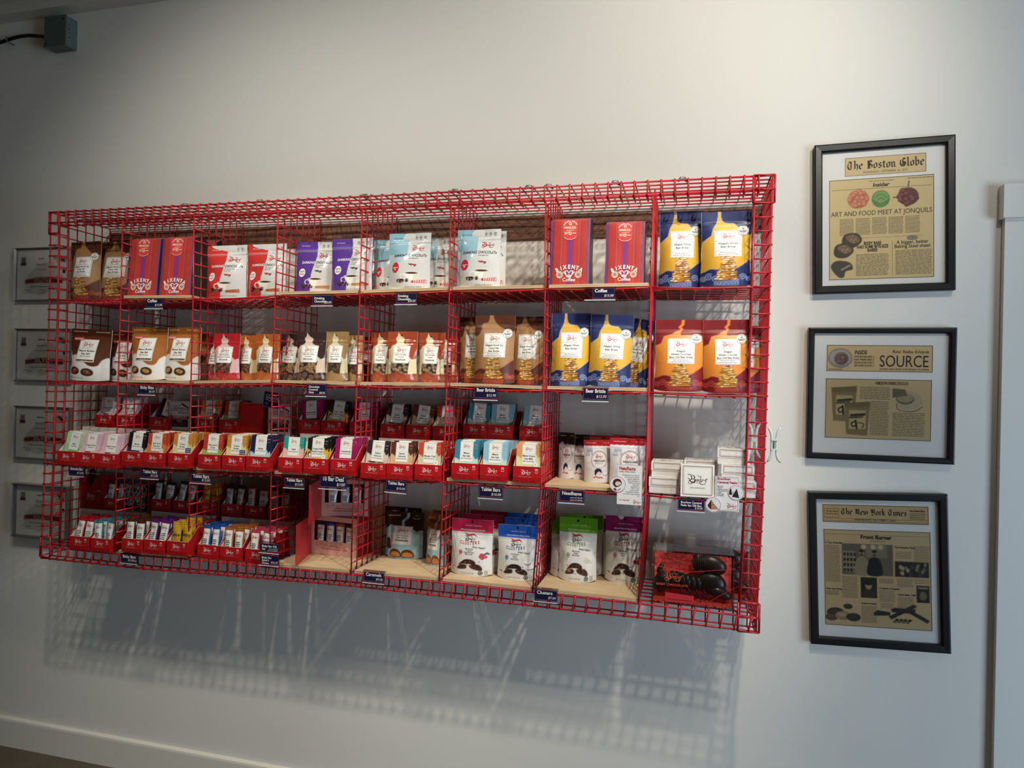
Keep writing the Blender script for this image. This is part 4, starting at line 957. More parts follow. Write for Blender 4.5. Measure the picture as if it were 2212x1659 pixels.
def countertop_box(W=2.3, D=3.35, hf=1.3, hb=2.45):
    mb = MB(); t = .045; c = lin(BRED); ci = lin('#ded3c4')
    prof = [(0, hf), (.15, hf + .02), (1.35, hb), (D, hb)]
    for s in (-1, 1):
        xo, xi = s * W / 2, s * (W / 2 - t)
        V = [(xo, 0, 0)] + [(xo, y, z) for y, z in prof] + [(xo, D, 0)]; F = [tuple(range(len(V))) if s < 0 else tuple(range(len(V) - 1, -1, -1))]; mb.add(V, F, c)
        V = [(xi, t, 0.04)] + [(xi, max(y, t), z) for y, z in prof] + [(xi, D - t, 0.04)]; F = [tuple(range(len(V))) if s > 0 else tuple(range(len(V) - 1, -1, -1))]; mb.add(V, F, ci)
        for (y0, z0), (y1, z1) in zip(prof[:-1], prof[1:]): mb.add([(xo, y0, z0), (xi, y0, z0), (xi, y1, z1), (xo, y1, z1)], [(0, 1, 2, 3) if s < 0 else (3, 2, 1, 0)], lin('#d9a79a'))
    mb.add([(-W / 2, 0, 0), (W / 2, 0, 0), (W / 2, 0, hf), (-W / 2, 0, hf)], [(0, 1, 2, 3)], c); mb.add([(-W / 2 + t, t, 0), (W / 2 - t, t, 0), (W / 2 - t, t, hf), (-W / 2 + t, t, hf)], [(3, 2, 1, 0)], ci)
    n = 23
    for k in range(n): x = -W / 2 + W * (k + .25) / n; mb.add([(x, 0, hf), (x + W / n * .5, 0, hf), (x + W / n * .5, t, hf + .02), (x, t, hf + .02)], [(0, 1, 2, 3)], lin('#e4d6c6'))
    mb.add([(-W / 2, D, 0), (W / 2, D, 0), (W / 2, D, hb), (-W / 2, D, hb)], [(3, 2, 1, 0)], c); mb.add([(-W / 2 + t, D - t, 0), (W / 2 - t, D - t, 0), (W / 2 - t, D - t, hb), (-W / 2 + t, D - t, hb)], [(0, 1, 2, 3)], ci)
    mb.add([(-W / 2, 0, .0), (W / 2, 0, .0), (W / 2, D, .0), (-W / 2, D, .0)], [(3, 2, 1, 0)], c); mb.add([(-W / 2, 0, .04), (W / 2, 0, .04), (W / 2, D, .04), (-W / 2, D, .04)], [(0, 1, 2, 3)], ci)
    d = Decal(flat(W, x0=-W / 2), mb); box_face(d)
    for s in (-1, 1):
        def SS(x, y, off, s=s): x = np.asarray(x, float); return np.stack([np.full(x.shape, s * (W / 2 + off)), (x if s > 0 else 1 - x) * D, np.asarray(y) * D], -1)
        dd = Decal(SS, mb); swirls(dd, .04, .96, .10, .06, '#8c1217', 9, 8 + s); dd.logo(.72, .42, .22, '#e9c4bc', .014, sub=None)
    o = mb.build('countertop_box', M_CARD()); tag(o, '', 'box'); return o

def tablet_bar(name, top, bot, lines, wave=0, extra=None, seed=1, W=1.98, H=3.0, tk=.27):
    cv = CV(34, 50, H / W, top); a = H / W; r = random.Random(seed); hh = .62 if wave != 3 else .50
    pts = [(-.05, -.05), (-.05, hh * a)]
    pts += [(.12, (hh + .03) * a), (.25, (hh - .02) * a), (.42, (hh + .06) * a), (.6, (hh - .03) * a), (.78, (hh + .12) * a), (.9, (hh + .02) * a), (1.05, (hh + .05) * a), (1.05, -.05)]
    cv.poly(cat(pts, 3, True), bot)
    if extra == 'berry': cv.ell(.36, .42 * a, .16, .12, '#8a2232'); [cv.line([(.46, .47 * a), (.46 + .2 * math.cos(t), .47 * a + .14 * math.sin(t))], .05, '#141418', 0) for t in (.2, .9, 1.6, 2.6, 3.4)]
    if extra == 'leaf': cv.ell(.55, .44 * a, .32, .10, '#7fae3a', .3); cv.line([(.3, .40 * a), (.8, .48 * a)], .015, '#c9dc8c', 0)
    if extra == 'puffin': cv.ell(.12, .53 * a, .08, .13, '#1b1a1c'); cv.ell(.14, .51 * a, .045, .08, '#eeeae2')
    if extra == 'dots': cv.ell(.3, .43 * a, .2, .05, '#3a241f'); cv.ell(.7, .42 * a, .2, .04, '#3a241f')
    if extra == 'swirl': [cv.spiral(.15 + .23 * k, .47 * a, .10, '#b7cf6a', .016, 1.4, k) for k in range(4)]
    cv.grain(.03, seed)
    mb = MB(); S = flat(W, x0=-W / 2); P = S(cv.X.ravel(), cv.Y.ravel(), 0).reshape(cv.ny, cv.nx, 3); mb.grid(P, cv.C)
    c = lin(top); cb = lin(bot); m_ = H * hh
    for (z0, z1, cc) in ((0, m_, cb), (m_, H, c)):
        for s in (-1, 1): mb.add([(s * W / 2, 0, z0), (s * W / 2, tk, z0), (s * W / 2, tk, z1), (s * W / 2, 0, z1)], [(0, 1, 2, 3) if s > 0 else (3, 2, 1, 0)], cc)
        mb.add([(-W / 2, tk, z0), (W / 2, tk, z0), (W / 2, tk, z1), (-W / 2, tk, z1)], [(3, 2, 1, 0)], cc)
    mb.add([(-W / 2, 0, 0), (W / 2, 0, 0), (W / 2, tk, 0), (-W / 2, tk, 0)], [(3, 2, 1, 0)], cb); mb.add([(-W / 2, 0, H), (W / 2, 0, H), (W / 2, tk, H), (-W / 2, tk, H)], [(0, 1, 2, 3)], c)
    o = mb.build(name, M_CARD()); tag(o, '', 'chocolate bar')
    mb = MB(); d = Decal(S, mb); x0, x1, y0, y1 = .23, .79, .45 * a, 1.0 * a; cx = .51
    d.patch(x0, x1, y0, y1, '#efece4', .014, 2, 2)
    mb.add([(-W / 2 + x0 * W, -.014, H + .014), (-W / 2 + x1 * W, -.014, H + .014), (-W / 2 + x1 * W, tk, H + .014), (-W / 2 + x0 * W, tk, H + .014)], [(0, 1, 2, 3)], lin('#efece4'))
    d.frame(x0 + .02, x1 - .02, y0 + .02, y1 - .02, .006, '#b9b4aa', .02, 1)
    d.logo(cx, .885 * a, .30, '#a8121c', .02, subc='#a9a199'); d.rule([(x0 + .02, .745 * a), (x1 - .02, .745 * a)], .006, '#b9b4aa', .02, 0, 1)
    y = .665 * a if len(lines) > 2 else .62 * a
    for i, t in enumerate(lines):
        last = i == len(lines) - 1; d.text(t, cx, y, .042 if last else .078, '#3a3330', maxw=.50, bold=.02, off=.02); y -= .115 if i < len(lines) - 2 else .085
    if extra in ('puffin', 'seal', 'swirl2'): d.disc(.80, .47 * a, .12, '#efece4', .022, n=16); d.ring(.80, .47 * a, .11, .008, '#8f8a82', .026, 16); d.text('GF', .80, .45 * a, .06, '#4a4440', off=.026)
    if extra == 'good': d.patch(.70, .98, .44 * a, .58 * a, '#1d2a5c', .024, 2, 2); d.text('GOOD', .84, .52 * a, .06, '#e9e9ef', off=.03, maxw=.22); d.text('FOOD', .84, .46 * a, .06, '#e9e9ef', off=.03, maxw=.22)
    if lin(top).sum() < 2: d.text('MADE', .90, .90 * a, .045, '#d9b8a8', off=.02, xs=.8); d.rule([(.86, .84 * a), (.90, .825 * a), (.94, .84 * a)], .012, '#d9b8a8', .02, 2)
    d.mb.build('paper_label', M_PRINT(), o)
    return o
TB = lambda *a, **k: tablet_bar('tablet_bar', *a, **k)
BARS = {
 'mint': (TB('#b9d8a8', '#a9cf98', ['Mint', 'Chocolate Bar'], extra='leaf', seed=1), 'pale green mint bar'),
 'rasp': (TB('#dcb3bd', '#e3bcc6', ['Raspberry Coconut', 'Chocolate Bar'], extra='berry', seed=2), 'pink raspberry bar'),
 'mocha': (TB('#1e1a22', '#4a1d52', ['Mocha', 'Milk Chocolate Bar'], wave=3, extra='seal', seed=3), 'black and purple mocha bar'),
 'rock': (TB('#c2452f', '#d97a3c', ['Split Rock', 'Bourbon', 'Dark Chocolate Bar'], extra='seal', seed=4), 'red and orange bourbon bar'),
 'brulee': (TB('#c98a3a', '#e6cf84', ['Crème', 'Brulée', 'Milk Chocolate Bar'], extra='good', seed=5), 'amber and cream custard bar'),
 'mount': (TB('#b8402c', '#8fae3c', ['Mountains', '& Sea', 'Dark Chocolate Bar'], wave=3, extra='swirl', seed=6), 'rust and green bar'),
 'belize': (TB('#1f2347', '#a9cfdc', ['Belize', 'Dark Chocolate Bar'], wave=3, seed=7), 'navy and pale blue bar'),
 'haiti': (TB('#1f9a8c', '#e9b5ae', ['Haiti', 'Dark Chocolate Bar'], seed=8), 'teal and pink bar'),
 'puffin': (TB('#1d1b1c', '#e0b43c', ['Project Puffin', 'Blueberry Pumpkin', 'Dark Chocolate Bar'], extra='puffin', seed=9), 'black and yellow puffin bar'),
 'guat': (TB('#a8125c', '#a0104f', ['Guatemala', 'Dark Chocolate Bar'], seed=10), 'magenta bar'),
 'saltd': (TB('#35242a', '#d9c4b0', ['Salted', 'Almond', 'Dark Chocolate Bar'], extra='dots', seed=11), 'dark brown and cream almond bar'),
 'saltm': (TB('#5f3025', '#d4b07e', ['Salted', 'Almond', 'Milk Chocolate Bar'], seed=12), 'brown and tan almond bar'),
 'chai': (TB('#c24a2c', '#d6c3a0', ['Masala Chai', 'Milk Chocolate Bar'], extra='seal', seed=13), 'orange and beige spiced bar'),
 'sead': (TB('#3c7f95', '#c3dccb', ['Maine', 'Sea Salt', 'Dark Chocolate Bar'], wave=3, seed=14), 'teal blue sea salt bar'),
 'seam': (TB('#8fbccf', '#c8dfcf', ['Maine', 'Sea Salt', 'Milk Chocolate Bar'], wave=3, seed=15), 'pale blue sea salt bar'),
 'oat': (TB('#e09a5c', '#e6dc9c', ['Maine Grains', 'Oat Milk', 'Milk Chocolate Bar'], extra='seal', seed=16), 'orange and yellow oat milk bar')}

def small_bar(body, strip, seed=1, gold=False, W=.92, asp=3.05):
    S0 = bag_surface(W, asp, .42, seed=seed, pinch=.06, wr=.10, seal=.97, e=.1)
    S = S0
    cv = CV(22, 66, asp, body)
    if not gold: cv.rect(.10, .90, .10 * asp, .88 * asp, '#e6e3dc')
    cv.line([(0, .03 * asp), (1, .03 * asp)], .06, np.array(lin(body)) * .7, 0); cv.line([(0, .97 * asp), (1, .97 * asp)], .06, np.array(lin(body)) * .7, 0)
    cv.grain(.12 if gold else .05, seed)
    o = bag_mesh('small_bar', S, cv, body, M_FOIL(), body); tag(o, '', 'chocolate bar'); d = Decal(S)
    if gold:
        d.text('petite', .5, .55 * asp, .30, '#6b4a10', bold=.02, off=.02); d.text('Treat', .5, .30 * asp, .32, '#6b4a10', bold=.02, off=.02)
    else:
        d.logo(.5, .76 * asp, .62, '#a8121c', .02, sub=None)
        for k, wd in enumerate((.44, .52, .40, .50)): d.rule([(.5 - wd / 2, (.55 - .055 * k) * asp), (.5 + wd / 2, (.55 - .055 * k) * asp)], .07, '#3a3330', .02)
        d.lines(.18, .82, .25 * asp, .32 * asp, 2, .02, '#8c867e', .02, al='c'); d.rule([(.14, .16 * asp), (.86, .16 * asp)], .16, strip, .02)
    merge(o, d); return o
SB = {'red': (small_bar('#a81a24', '#a82028', 1), 'red'), 'teal': (small_bar('#3f7f8c', '#2c6470', 2), 'teal'), 'brown': (small_bar('#4a261a', '#6a3020', 3), 'brown'),
 'purple': (small_bar('#5a1a62', '#5a2a66', 4), 'purple'), 'gold': (small_bar('#c79a2c', '#c79a2c', 5, True), 'gold'), 'blue': (small_bar('#1f4f9c', '#23324f', 6), 'blue'),
 'tan': (small_bar('#9a5a2c', '#8f5a34', 7), 'tan'), 'pink': (small_bar('#b03a54', '#a83040', 8), 'pink'), 'black': (small_bar('#201a20', '#3a2a30', 9), 'black')}

CB = countertop_box()
def cbox(j, i, pxl, pxr, pyb, y, where, z=None, yaw=0., s=1.0, contents='bars'):
    a = at(pxl, pyb, y=y); b = at(pxr, pyb, y=y); xm = (a[0] + b[0]) / 2
    zz = board_z(j, i, xm) + .01 if z is None else z
    put(CB, (xm, y, zz), (0, 0, yaw), (s, s, s), label='red countertop box of %s, %s' % (contents, where))
    return xm, y, zz
def fill_bars(base, key, n, where, lean=-.10, yaw=0., y0=.12, step=.36, lift=0., rnd=0, s=1.0):
    x, y, z = base; proto, desc = BARS[key]; r = random.Random(int(x * 31 + y * 7))
    for k in range(n):
        dx = r.uniform(-.07, .07) if not rnd else r.uniform(-.12, .12); ly = lean * (1 if k == 0 else .8)
        lab = '%s foremost in box, %s' % (desc, where) if k == 0 else '%s behind foremost in box, %s' % (desc, where)
        o = put(proto, (x + dx, y + (y0 + step * k), z + .05 + lift + (r.uniform(0, .10) if k else 0)), (-abs(ly) * (1 if k == 0 else .9), (r.uniform(-.02, .02) if k else 0) + (yaw if k == 0 else yaw * .6), 0), (s, s, s), lab, None if k == 0 else desc + 's in the box ' + where)
def fill_small(base, key, where, n=4, seed=0, lift=0.):
    x, y, z = base; proto, desc = SB[key]; r = random.Random(seed + int(x * 17))
    for k in range(n):
        for s in (-1, 1):
            yy = y + .22 + .62 * k; first = k == 0
            side = 'left' if s < 0 else 'right'
            lab = '%s small bar, %s foremost in box, %s' % (desc, side, where) if first else '%s small bar behind foremost in box, %s' % (desc, where)
            put(proto, (x + s * .54 + r.uniform(-.06, .06), yy + .15, z + .06 + lift + r.uniform(0, .22)), (-r.uniform(.06, .16), r.uniform(-.10, .10), r.uniform(-.15, .15)), 1.0, lab, None if first else '%s small bars in the box %s' % (desc, where))
def riser(j, i, xa, xb, ztop, y0=3.72, y1=6.8):
    z0 = board_z(j, i, (xa + xb) / 2) + .01; t = .06; mb = MB(); c = lin('#d8d4cc')
    mb.box(xa, xb, y0, y1, ztop - t, ztop - .01, c); mb.box(xa, xa + t, y0, y1, z0, ztop - t, c); mb.box(xb - t, xb, y0, y1, z0, ztop - t, c); mb.box(xa + t, xb - t, y0, y0 + t, z0, ztop - t, c)
    o = mb.build('display_riser', M_CARD()); tag(o, 'white card riser lifting the back boxes, %s' % bay(j, i), 'riser', None)
    return ztop
# third row: front boxes
F3 = [(0, 123, 165, 1006, -1.1, 'mint', 5), (0, 165, 209, 1008, -1.1, 'rasp', 8), (0, 209, 253, 1009, -1.1, 'rasp', 8),
 (1, 262, 307, 1011, -.9, 'mocha', 3), (1, 309, 354, 1012, -.9, 'rock', 8), (1, 364, 408, 1014, -.9, 'brulee', 7),
 (2, 425, 477, 1018, -.8, 'mount', 3), (2, 479, 528, 1019, -.8, 'brulee', 8), (2, 531, 580, 1021, -.8, 'belize', 6),
 (3, 600, 652, 1022, -.6, 'haiti', 1), (3, 655, 707, 1025, -.6, 'puffin', 6), (3, 716, 763, 1028, -.5, 'guat', 7),
 (4, 777, 834, 1036, -.3, 'saltd', 2), (4, 835, 889, 1037, -.3, 'saltm', 3), (4, 896, 951, 1038, -.3, 'chai', 7),
 (5, 975, 1032, 1040, -.3, 'sead', 6), (5, 1036, 1095, 1042, -.3, 'seam', 8), (5, 1110, 1166, 1045, -.2, 'oat', 7)]
PLACE = ['left', 'middle', 'right']
cnt = {}
for (i, xl, xr, yb, y, key, n) in F3:
    k = cnt.get(i, 0); cnt[i] = k + 1; wh = '%s front, %s' % (PLACE[k], bay(3, i))
    b_ = cbox(3, i, xl, xr, yb, y, wh, yaw=0.0)
    fill_bars(b_, key, n, wh, lean=.13 if key != 'rasp' else .2, yaw={'mint': .12, 'mocha': .04, 'saltd': .05}.get(key, 0.), y0=.30 if n < 6 else .12)
# third row: back boxes on risers
B3 = [(0, 203, 246, 922, 'rasp', 5), (0, 249, 292, 924, 'rasp', 5), (1, 321, 364, 928, 'mocha', 1), (2, 419, 466, 932, 'brulee', 4), (2, 472, 517, 934, 'mount', 4),
 (3, 642, 691, 936, 'guat', 6), (3, 694, 740, 938, 'puffin', 3), (3, 755, 803, 940, 'guat', 4), (4, 823, 870, 946, 'saltd', 3), (4, 880, 925, 948, 'saltm', 1), (4, 937, 983, 951, 'chai', 5),
 (5, 999, 1052, 947, 'sead', 2), (5, 1056, 1104, 949, 'seam', 4), (5, 1126, 1172, 951, 'seam', 1)]
ZR3 = {}
for i in range(6):
    xa, xb = NX[3][i] + .45, NX[3][i + 1] - .45; e = [at(b_[1], b_[3], y=3.75)[2] for b_ in B3 if b_[0] == i]
    ZR3[i] = riser(3, i, xa, xb, float(np.mean(e)))
cnt = {}
for (i, xl, xr, yb, key, n) in B3:
    k = cnt.get(i, 0); cnt[i] = k + 1; wh = '%s back, %s' % ((['left', 'right'] if i in (0, 2) else PLACE)[k], bay(3, i))
    b_ = cbox(3, i, xl, xr, yb, 3.75, wh, z=ZR3[i], s=.97)
    fill_bars(b_, key, n, wh, lean=.14, yaw={('mocha', 1): .25, ('saltm', 1): .10, ('saltd', 3): .08, ('puffin', 3): .10, ('guat', 6): -.10, ('seam', 1): .06, ('sead', 2): .06}.get((key, n), 0.), y0=.35, step=.34)
xx = at(518, 940, y=3.8)[0]
put(CB, (xx + 1.05, 6.85, ZR3[2] + .01), (0, 0, R(180)), (.95, .9, 1.18), label='red countertop box turned back to front, back right of third bay')
# bottom row small bars
F4 = [(0, 148, 193, 1187, -.35, 'red', 4), (0, 196, 237, 1193, -.35, 'teal', 4), (1, 261, 307, 1197, -.5, 'brown', 4), (1, 310, 355, 1200, -.4, 'purple', 4), (1, 361, 403, 1205, -.4, 'gold', 4),
 (2, 425, 473, 1208, .2, 'blue', 4), (2, 474, 521, 1212, .2, 'tan', 4), (2, 529, 577, 1219, .2, 'pink', 4)]
cnt = {}
for (i, xl, xr, yb, y, key, n) in F4:
    k = cnt.get(i, 0); cnt[i] = k + 1; wh = '%s front, %s' % ((['left', 'right'] if i == 0 else PLACE)[k], bay(4, i))
    fill_small(cbox(4, i, xl, xr, yb, y, wh, contents='small bars', s=.97), key, wh, n, k)
B4 = [(0, 220, 261, 1101, 'brown'), (1, 322, 369, 1103, 'black'), (1, 371, 415, 1107, 'black'), (2, 424, 466, 1113, 'gold'), (2, 477, 521, 1116, 'black'), (2, 526, 572, 1118, 'red'), (2, 577, 622, 1120, 'black')]
ZR4 = {}
for i in range(3):
    xa, xb = NX[4][i] + .45, NX[4][i + 1] - .45; e = [at(b_[1], b_[3], y=3.9)[2] for b_ in B4 if b_[0] == i]
    ZR4[i] = riser(4, i, xa, xb, float(np.mean(e)), 3.85)
cnt = {}
for (i, xl, xr, yb, key) in B4:
    k = cnt.get(i, 0); cnt[i] = k + 1; tot = sum(1 for q in B4 if q[0] == i)
    wh = '%s back, %s' % ({1: ['right'], 2: ['middle', 'right'], 4: ['far left', 'left', 'middle', 'right']}[tot][k], bay(4, i))
    fill_small(cbox(4, i, xl, xr, yb, 3.9, wh, z=ZR4[i], s=.92, contents='small bars'), key, wh, 1 if key != 'gold' else 2, k + 20)
# tall closed carton with a dark map shape, bottom row leftmost bay
a = at(172, 1101, y=3.9); b = at(219, 1101, y=3.9); W_ = b[0] - a[0]; H_ = at(195, 1026, y=3.9)[2] - ZR4[0]
mb = MB(); mb.box(-W_ / 2, W_ / 2, 0, 2.6, 0, H_, lin('#8e1418')); d = Decal(flat(W_, x0=-W_ / 2), mb)
d.shape(*(lambda P: (P, [tuple(range(len(P)))]))([(.28, 1.02), (.40, 1.0), (.45, .78), (.62, .98), (.72, 1.36), (.66, 1.52), (.52, 1.56), (.42, 1.46), (.36, 1.2)]), '#150f12', .012)
d.text('Bixby Bar Chocolate', .5, 1.30, .07, '#d9b7ae', off=.02); d.logo(.5, .50, .36, '#e6c9c2', .012, sub='BIXBY CHOCOLATE'); d.text('MADE', .86, .66, .05, '#e6c9c2', off=.014)
o = mb.build('tall_carton', M_CARD(), loc=((a[0] + b[0]) / 2, 3.9, ZR4[0])); tag(o, 'tall closed red carton with a black map shape, back left of the bottom row', 'box')
# black and white pattern carton
a = at(264, 1108, y=4.2); b = at(312, 1108, y=4.2); W_ = b[0] - a[0]; H_ = 2.6
mb = MB(); mb.box(-W_ / 2, W_ / 2, 0, 1.6, 0, H_, lin('#17141a')); d = Decal(flat(W_, x0=-W_ / 2), mb); r_ = random.Random(5)
for q in range(16): d.rule(cat([(r_.uniform(.05, .95), r_.uniform(.05, .95)) for _ in range(4)], 4), .035, '#d8d2c8', .012, 0, 0)
d.shape([(.06, .86), (.94, .86), (.94, .93), (.06, .93)], [(0, 1, 2, 3)], '#d8d2c8', .012)
o = mb.build('patterned_carton', M_CARD(), loc=((a[0] + b[0]) / 2 + .1, 4.3, ZR4[1])); tag(o, 'black and white patterned carton at the back of the bottom row, second bay', 'box')
# ---------------------------------------------------------------- price cards hanging on the shelf fronts
M_ACR = thin_glass('clear_acrylic', '#eeeef4')
def price_card(pxl, pxr, pyt, pyb, title, price, where, y=-.42, dim='', extra=0.0, two=None, rot=0.):
    a = at(pxl, pyt, y=y); b = at(pxr, pyb, y=y); W_ = b[0] - a[0]; H_ = a[2] - b[2]; asp = H_ / W_
    c = at((pxl + pxr) / 2, (pyt + pyb) / 2, y=y)
    e = empty('price_card', (c[0], y, c[2])); e.rotation_euler = (R(4), rot, 0)
    t_ = title if isinstance(title, str) else ' '.join(title)
    t_ = t_.replace('Bixby Bites', 'Bites').replace('Bixby Bar', 'Bar').replace('Needhams', 'candy')
    tag(e, 'navy price card "%s %s" %s' % (t_, price if isinstance(price, str) else '', where), 'price card')
    x0, z0 = -W_ / 2, -H_ / 2 + .10 * H_; h = H_ * .90 / W_; S = flat(W_, x0=x0, z0=z0)
    mb = MB(); d = Decal(S, mb); mb.box(x0, x0 + W_, 0, .03, z0, z0 + H_ * .9, lin('#171a3c'))
    for yy in (.05 * h, .955 * h): d.rule([(.02 + .96 * k / 40, yy + .014 * (k % 2)) for k in range(41)], .014, '#b8505c', .008, 0, 0)
    d.rule([(.015, .02 * h), (.015, .98 * h)], .01, '#8a4a62', .008, 0, 1); d.rule([(.985, .02 * h), (.985, .98 * h)], .01, '#8a4a62', .008, 0, 1)
    T_ = [title] if isinstance(title, str) else title
    if two: pass
    n1 = len(T_); hh = (.15, .105, .098)[n1 - 1] if len(t_) < 24 else .088; yy = h - .075 - hh if n1 > 1 else (.60 * h if isinstance(price, str) else h - .20)
    for t in T_: d.text(t, .10, yy, hh, '#efe6d8', maxw=.80, bold=.022, al='l', off=.012, xs=1.0); yy -= hh * 1.32
    P_ = [price] if isinstance(price, str) else price
    for k, t in enumerate(P_): d.text(t, .93, (.20 * h if n1 < 2 else (.075 if len(t_) < 24 else .06)) if len(P_) == 1 else (.155 - .095 * k if n1 < 2 else .13 - .08 * k), (.11 if n1 < 2 else (.095 if len(t_) < 24 else .08)) if len(P_) == 1 else .058, '#e6ddd0', al='r', it=.2, bold=.005, off=.012)
    mb.build('printed_card', M_CARD(), e)
    mb = MB(); ex = extra * W_
    mb.box(x0 - .08 - ex, x0 + W_ + .06, .035, .06, -H_ / 2, H_ / 2 + .05); mb.box(x0 - .08 - ex, x0 + W_ + .06, -.12, .06, -H_ / 2 - .02, -H_ / 2 + .02)
    mb.box(x0 - .08 - ex, x0 + W_ + .06, .06, .40, H_ / 2 + .03, H_ / 2 + .06)
    mb.build('card_holder', M_ACR, e)
    mb = MB(); mb.box(x0 - .08 - ex, x0 + W_ + .06, -.125, -.115, -H_ / 2 - .03, -H_ / 2 + .05); mb.build('holder_lip', mat('frosted_edge', '#cfcfd6', rough=.3), e)
    return e
price_card(315, 352, 645, 667, 'Coffee', '$15.00', 'under the top row, second bay')
price_card(675, 718, 638, 661, ['Drinking', 'Chocolate'], '$20.00', 'under the purple bags')
price_card(855, 900, 633, 658, ['Drinking', 'Chocolate'], '$20.00', 'under the pale blue bags')
price_card(1280, 1328, 622, 648, 'Coffee', '$15.00', 'under the top row, seventh bay', extra=.30)
price_card(300, 336, 832, 854, 'Bixby Bites', '$6.50', 'under the second row, second bay')
price_card(663, 704, 829, 857, ['Chocolate', 'Covered', 'Nuts'], '$8.00', 'under the almond bags')
price_card(1025, 1074, 835, 865, 'Beer Brittle', '$12.95', 'under the brown brittle bags')
price_card(1260, 1313, 837, 868, 'Beer Brittle', '$12.95', 'under the blue and yellow bags')
price_card(149, 182, 1007, 1030, 'Alternative Bars', '$12.00', 'under the leftmost bay', y=-1.35)
price_card(306, 343, 1014, 1036, 'Tablet Bars', '$12.00', 'under the second bay', y=-1.15)
price_card(413, 456, 1024, 1046, 'Tablet Bars', '$12.00', 'under the third bay', y=-1.0)
price_card(615, 657, 1031, 1056, 'Tablet Bars', '$12.00', 'under the fourth bay')
price_card(691, 748, 1027, 1059, '10 Bar Deal', '$100', 'above the gift boxes')
price_card(834, 877, 1036, 1066, 'Tablet Bars', '$10.00', 'under the fifth bay', rot=.03)
price_card(1035, 1085, 1050, 1079, 'Tablet Bars', '$10.00', 'under the sixth bay')
price_card(1209, 1261, 1057, 1089, 'Needhams', ['pack of 2 $3.00', 'pack of 6 $9.00'], 'under seventh bay')
price_card(1465, 1521, 1077, 1107, ['Bourbon Caramel', 'Peaks 4pc Gift Box'], '$18.00', 'at right')
price_card(262, 297, 1197, 1219, 'Bixby Bars', '$3.00/ea', 'on the bottom rim, second bay')
price_card(562, 602, 1172, 1197, ['Bixby Bar Gift', 'Set'], ['set of 4 $12.00', 'set of 12 $36.00'], 'bottom row', y=-.6)
price_card(562, 602, 1197, 1224, ['Bixby Bar', "Baker's", 'Dozen'], '$36.00', 'under the gift set card', y=-.6)
price_card(786, 829, 1234, 1262, 'Caramels', '$9.00', 'on the bottom rim, fifth bay')
price_card(1155, 1203, 1272, 1303, 'Clusters', '$7.00', 'on the bottom rim')

# ---------------------------------------------------------------- information cards and award signs
def info(pxl, pxr, pyt, pyb, y, paint, label, name='info_card', rot=0., cat_='sign', tiltx=0.):
    a = at(pxl, pyt, y=y); b = at(pxr, pyb, y=y); W_ = b[0] - a[0]; H_ = a[2] - b[2]; c = at((pxl + pxr) / 2, (pyt + pyb) / 2, y=y)
    mb = MB(); S = flat(W_, x0=-W_ / 2, z0=-H_ / 2); d = Decal(S, mb); paint(d, mb, W_, H_, H_ / W_)
    o = mb.build(name, M_CARD(), loc=(c[0], y, c[2]), rot=(tiltx, rot, 0)); tag(o, label, cat_); return o
def p_need(d, mb, W_, H_, a):
    mb.box(-W_ / 2, W_ / 2, 0, .05, -H_ / 2, H_ / 2, lin('#e4e0de')); d.frame(.0, 1., 0, a, .01, '#9a96a4', .006, 1)
    d.text('Needhams', .07, a * .87, .15, '#b8323c', bold=.03, al='l', off=.01, xs=1.1, maxw=.66); d.text('A REAL MAINE THING', .07, a * .81, .065, '#5a5560', al='l', off=.01, maxw=.64)
    for k, t in enumerate(['Needhams are made of', 'coconut and creamy', 'potato dipped in', 'dark chocolate. A', 'Maine invention,', 'they first', 'appeared in', '1872 in the', 'candy world.', 'Needhams remain', 'an iconic treat loved by', 'all']):
        d.text(t, .93 - (.0 if k in (3, 4, 10) else .05), a * (.73 - .047 * k), .052, '#4a4550', al='r', off=.01, maxw=.86)
    d.text('You "need \'em!"', .08, a * .095, .07, '#b8323c', al='l', off=.01, maxw=.44, bold=.01); d.logo(.80, a * .085, .30, '#b8323c', .01, sub=None)
    cx, cy, r = .02, a * .50, .33
    V, F = disc(cx, cy, r, n=36); mb.add(np.concatenate([d.S(V[:, 0], V[:, 1], .03), d.S(V[:, 0], V[:, 1], -.02)]), [tuple(range(36)), tuple(range(71, 35, -1))] + [(i, i + 36, (i + 1) % 36 + 36, (i + 1) % 36) for i in range(36)], lin('#dfe0e4'))
    d.ring(cx, cy, r * .96, .016, '#b8323c', .036, 36)
    d.shape(cat([(cx - .20, cy + .05), (cx - .12, cy + .20), (cx + .06, cy + .22), (cx + .16, cy + .10), (cx + .14, cy - .02), (cx - .04, cy - .12), (cx - .14, cy - .08)], 3, True), [tuple(range(21))], '#4a2a26', .036)
    d.shape(cat([(cx - .10, cy + .04), (cx - .02, cy + .12), (cx + .13, cy + .08), (cx + .12, cy - .0), (cx - .03, cy - .07)], 3, True), [tuple(range(15))], '#d9c6b4', .042)
    d.shape([(cx - .18, cy - .20), (cx - .10, cy - .14), (cx - .02, cy - .24), (cx - .08, cy - .28)], [(0, 1, 2, 3)], '#7a3a2c', .036); d.rule([(cx + .02, cy - .25), (cx + .12, cy - .16)], .03, '#6a4a40', .036)
info(1334, 1386, 1003, 1092, -.45, p_need, 'white info card with round candy photo hanging below the coconut candy bags')
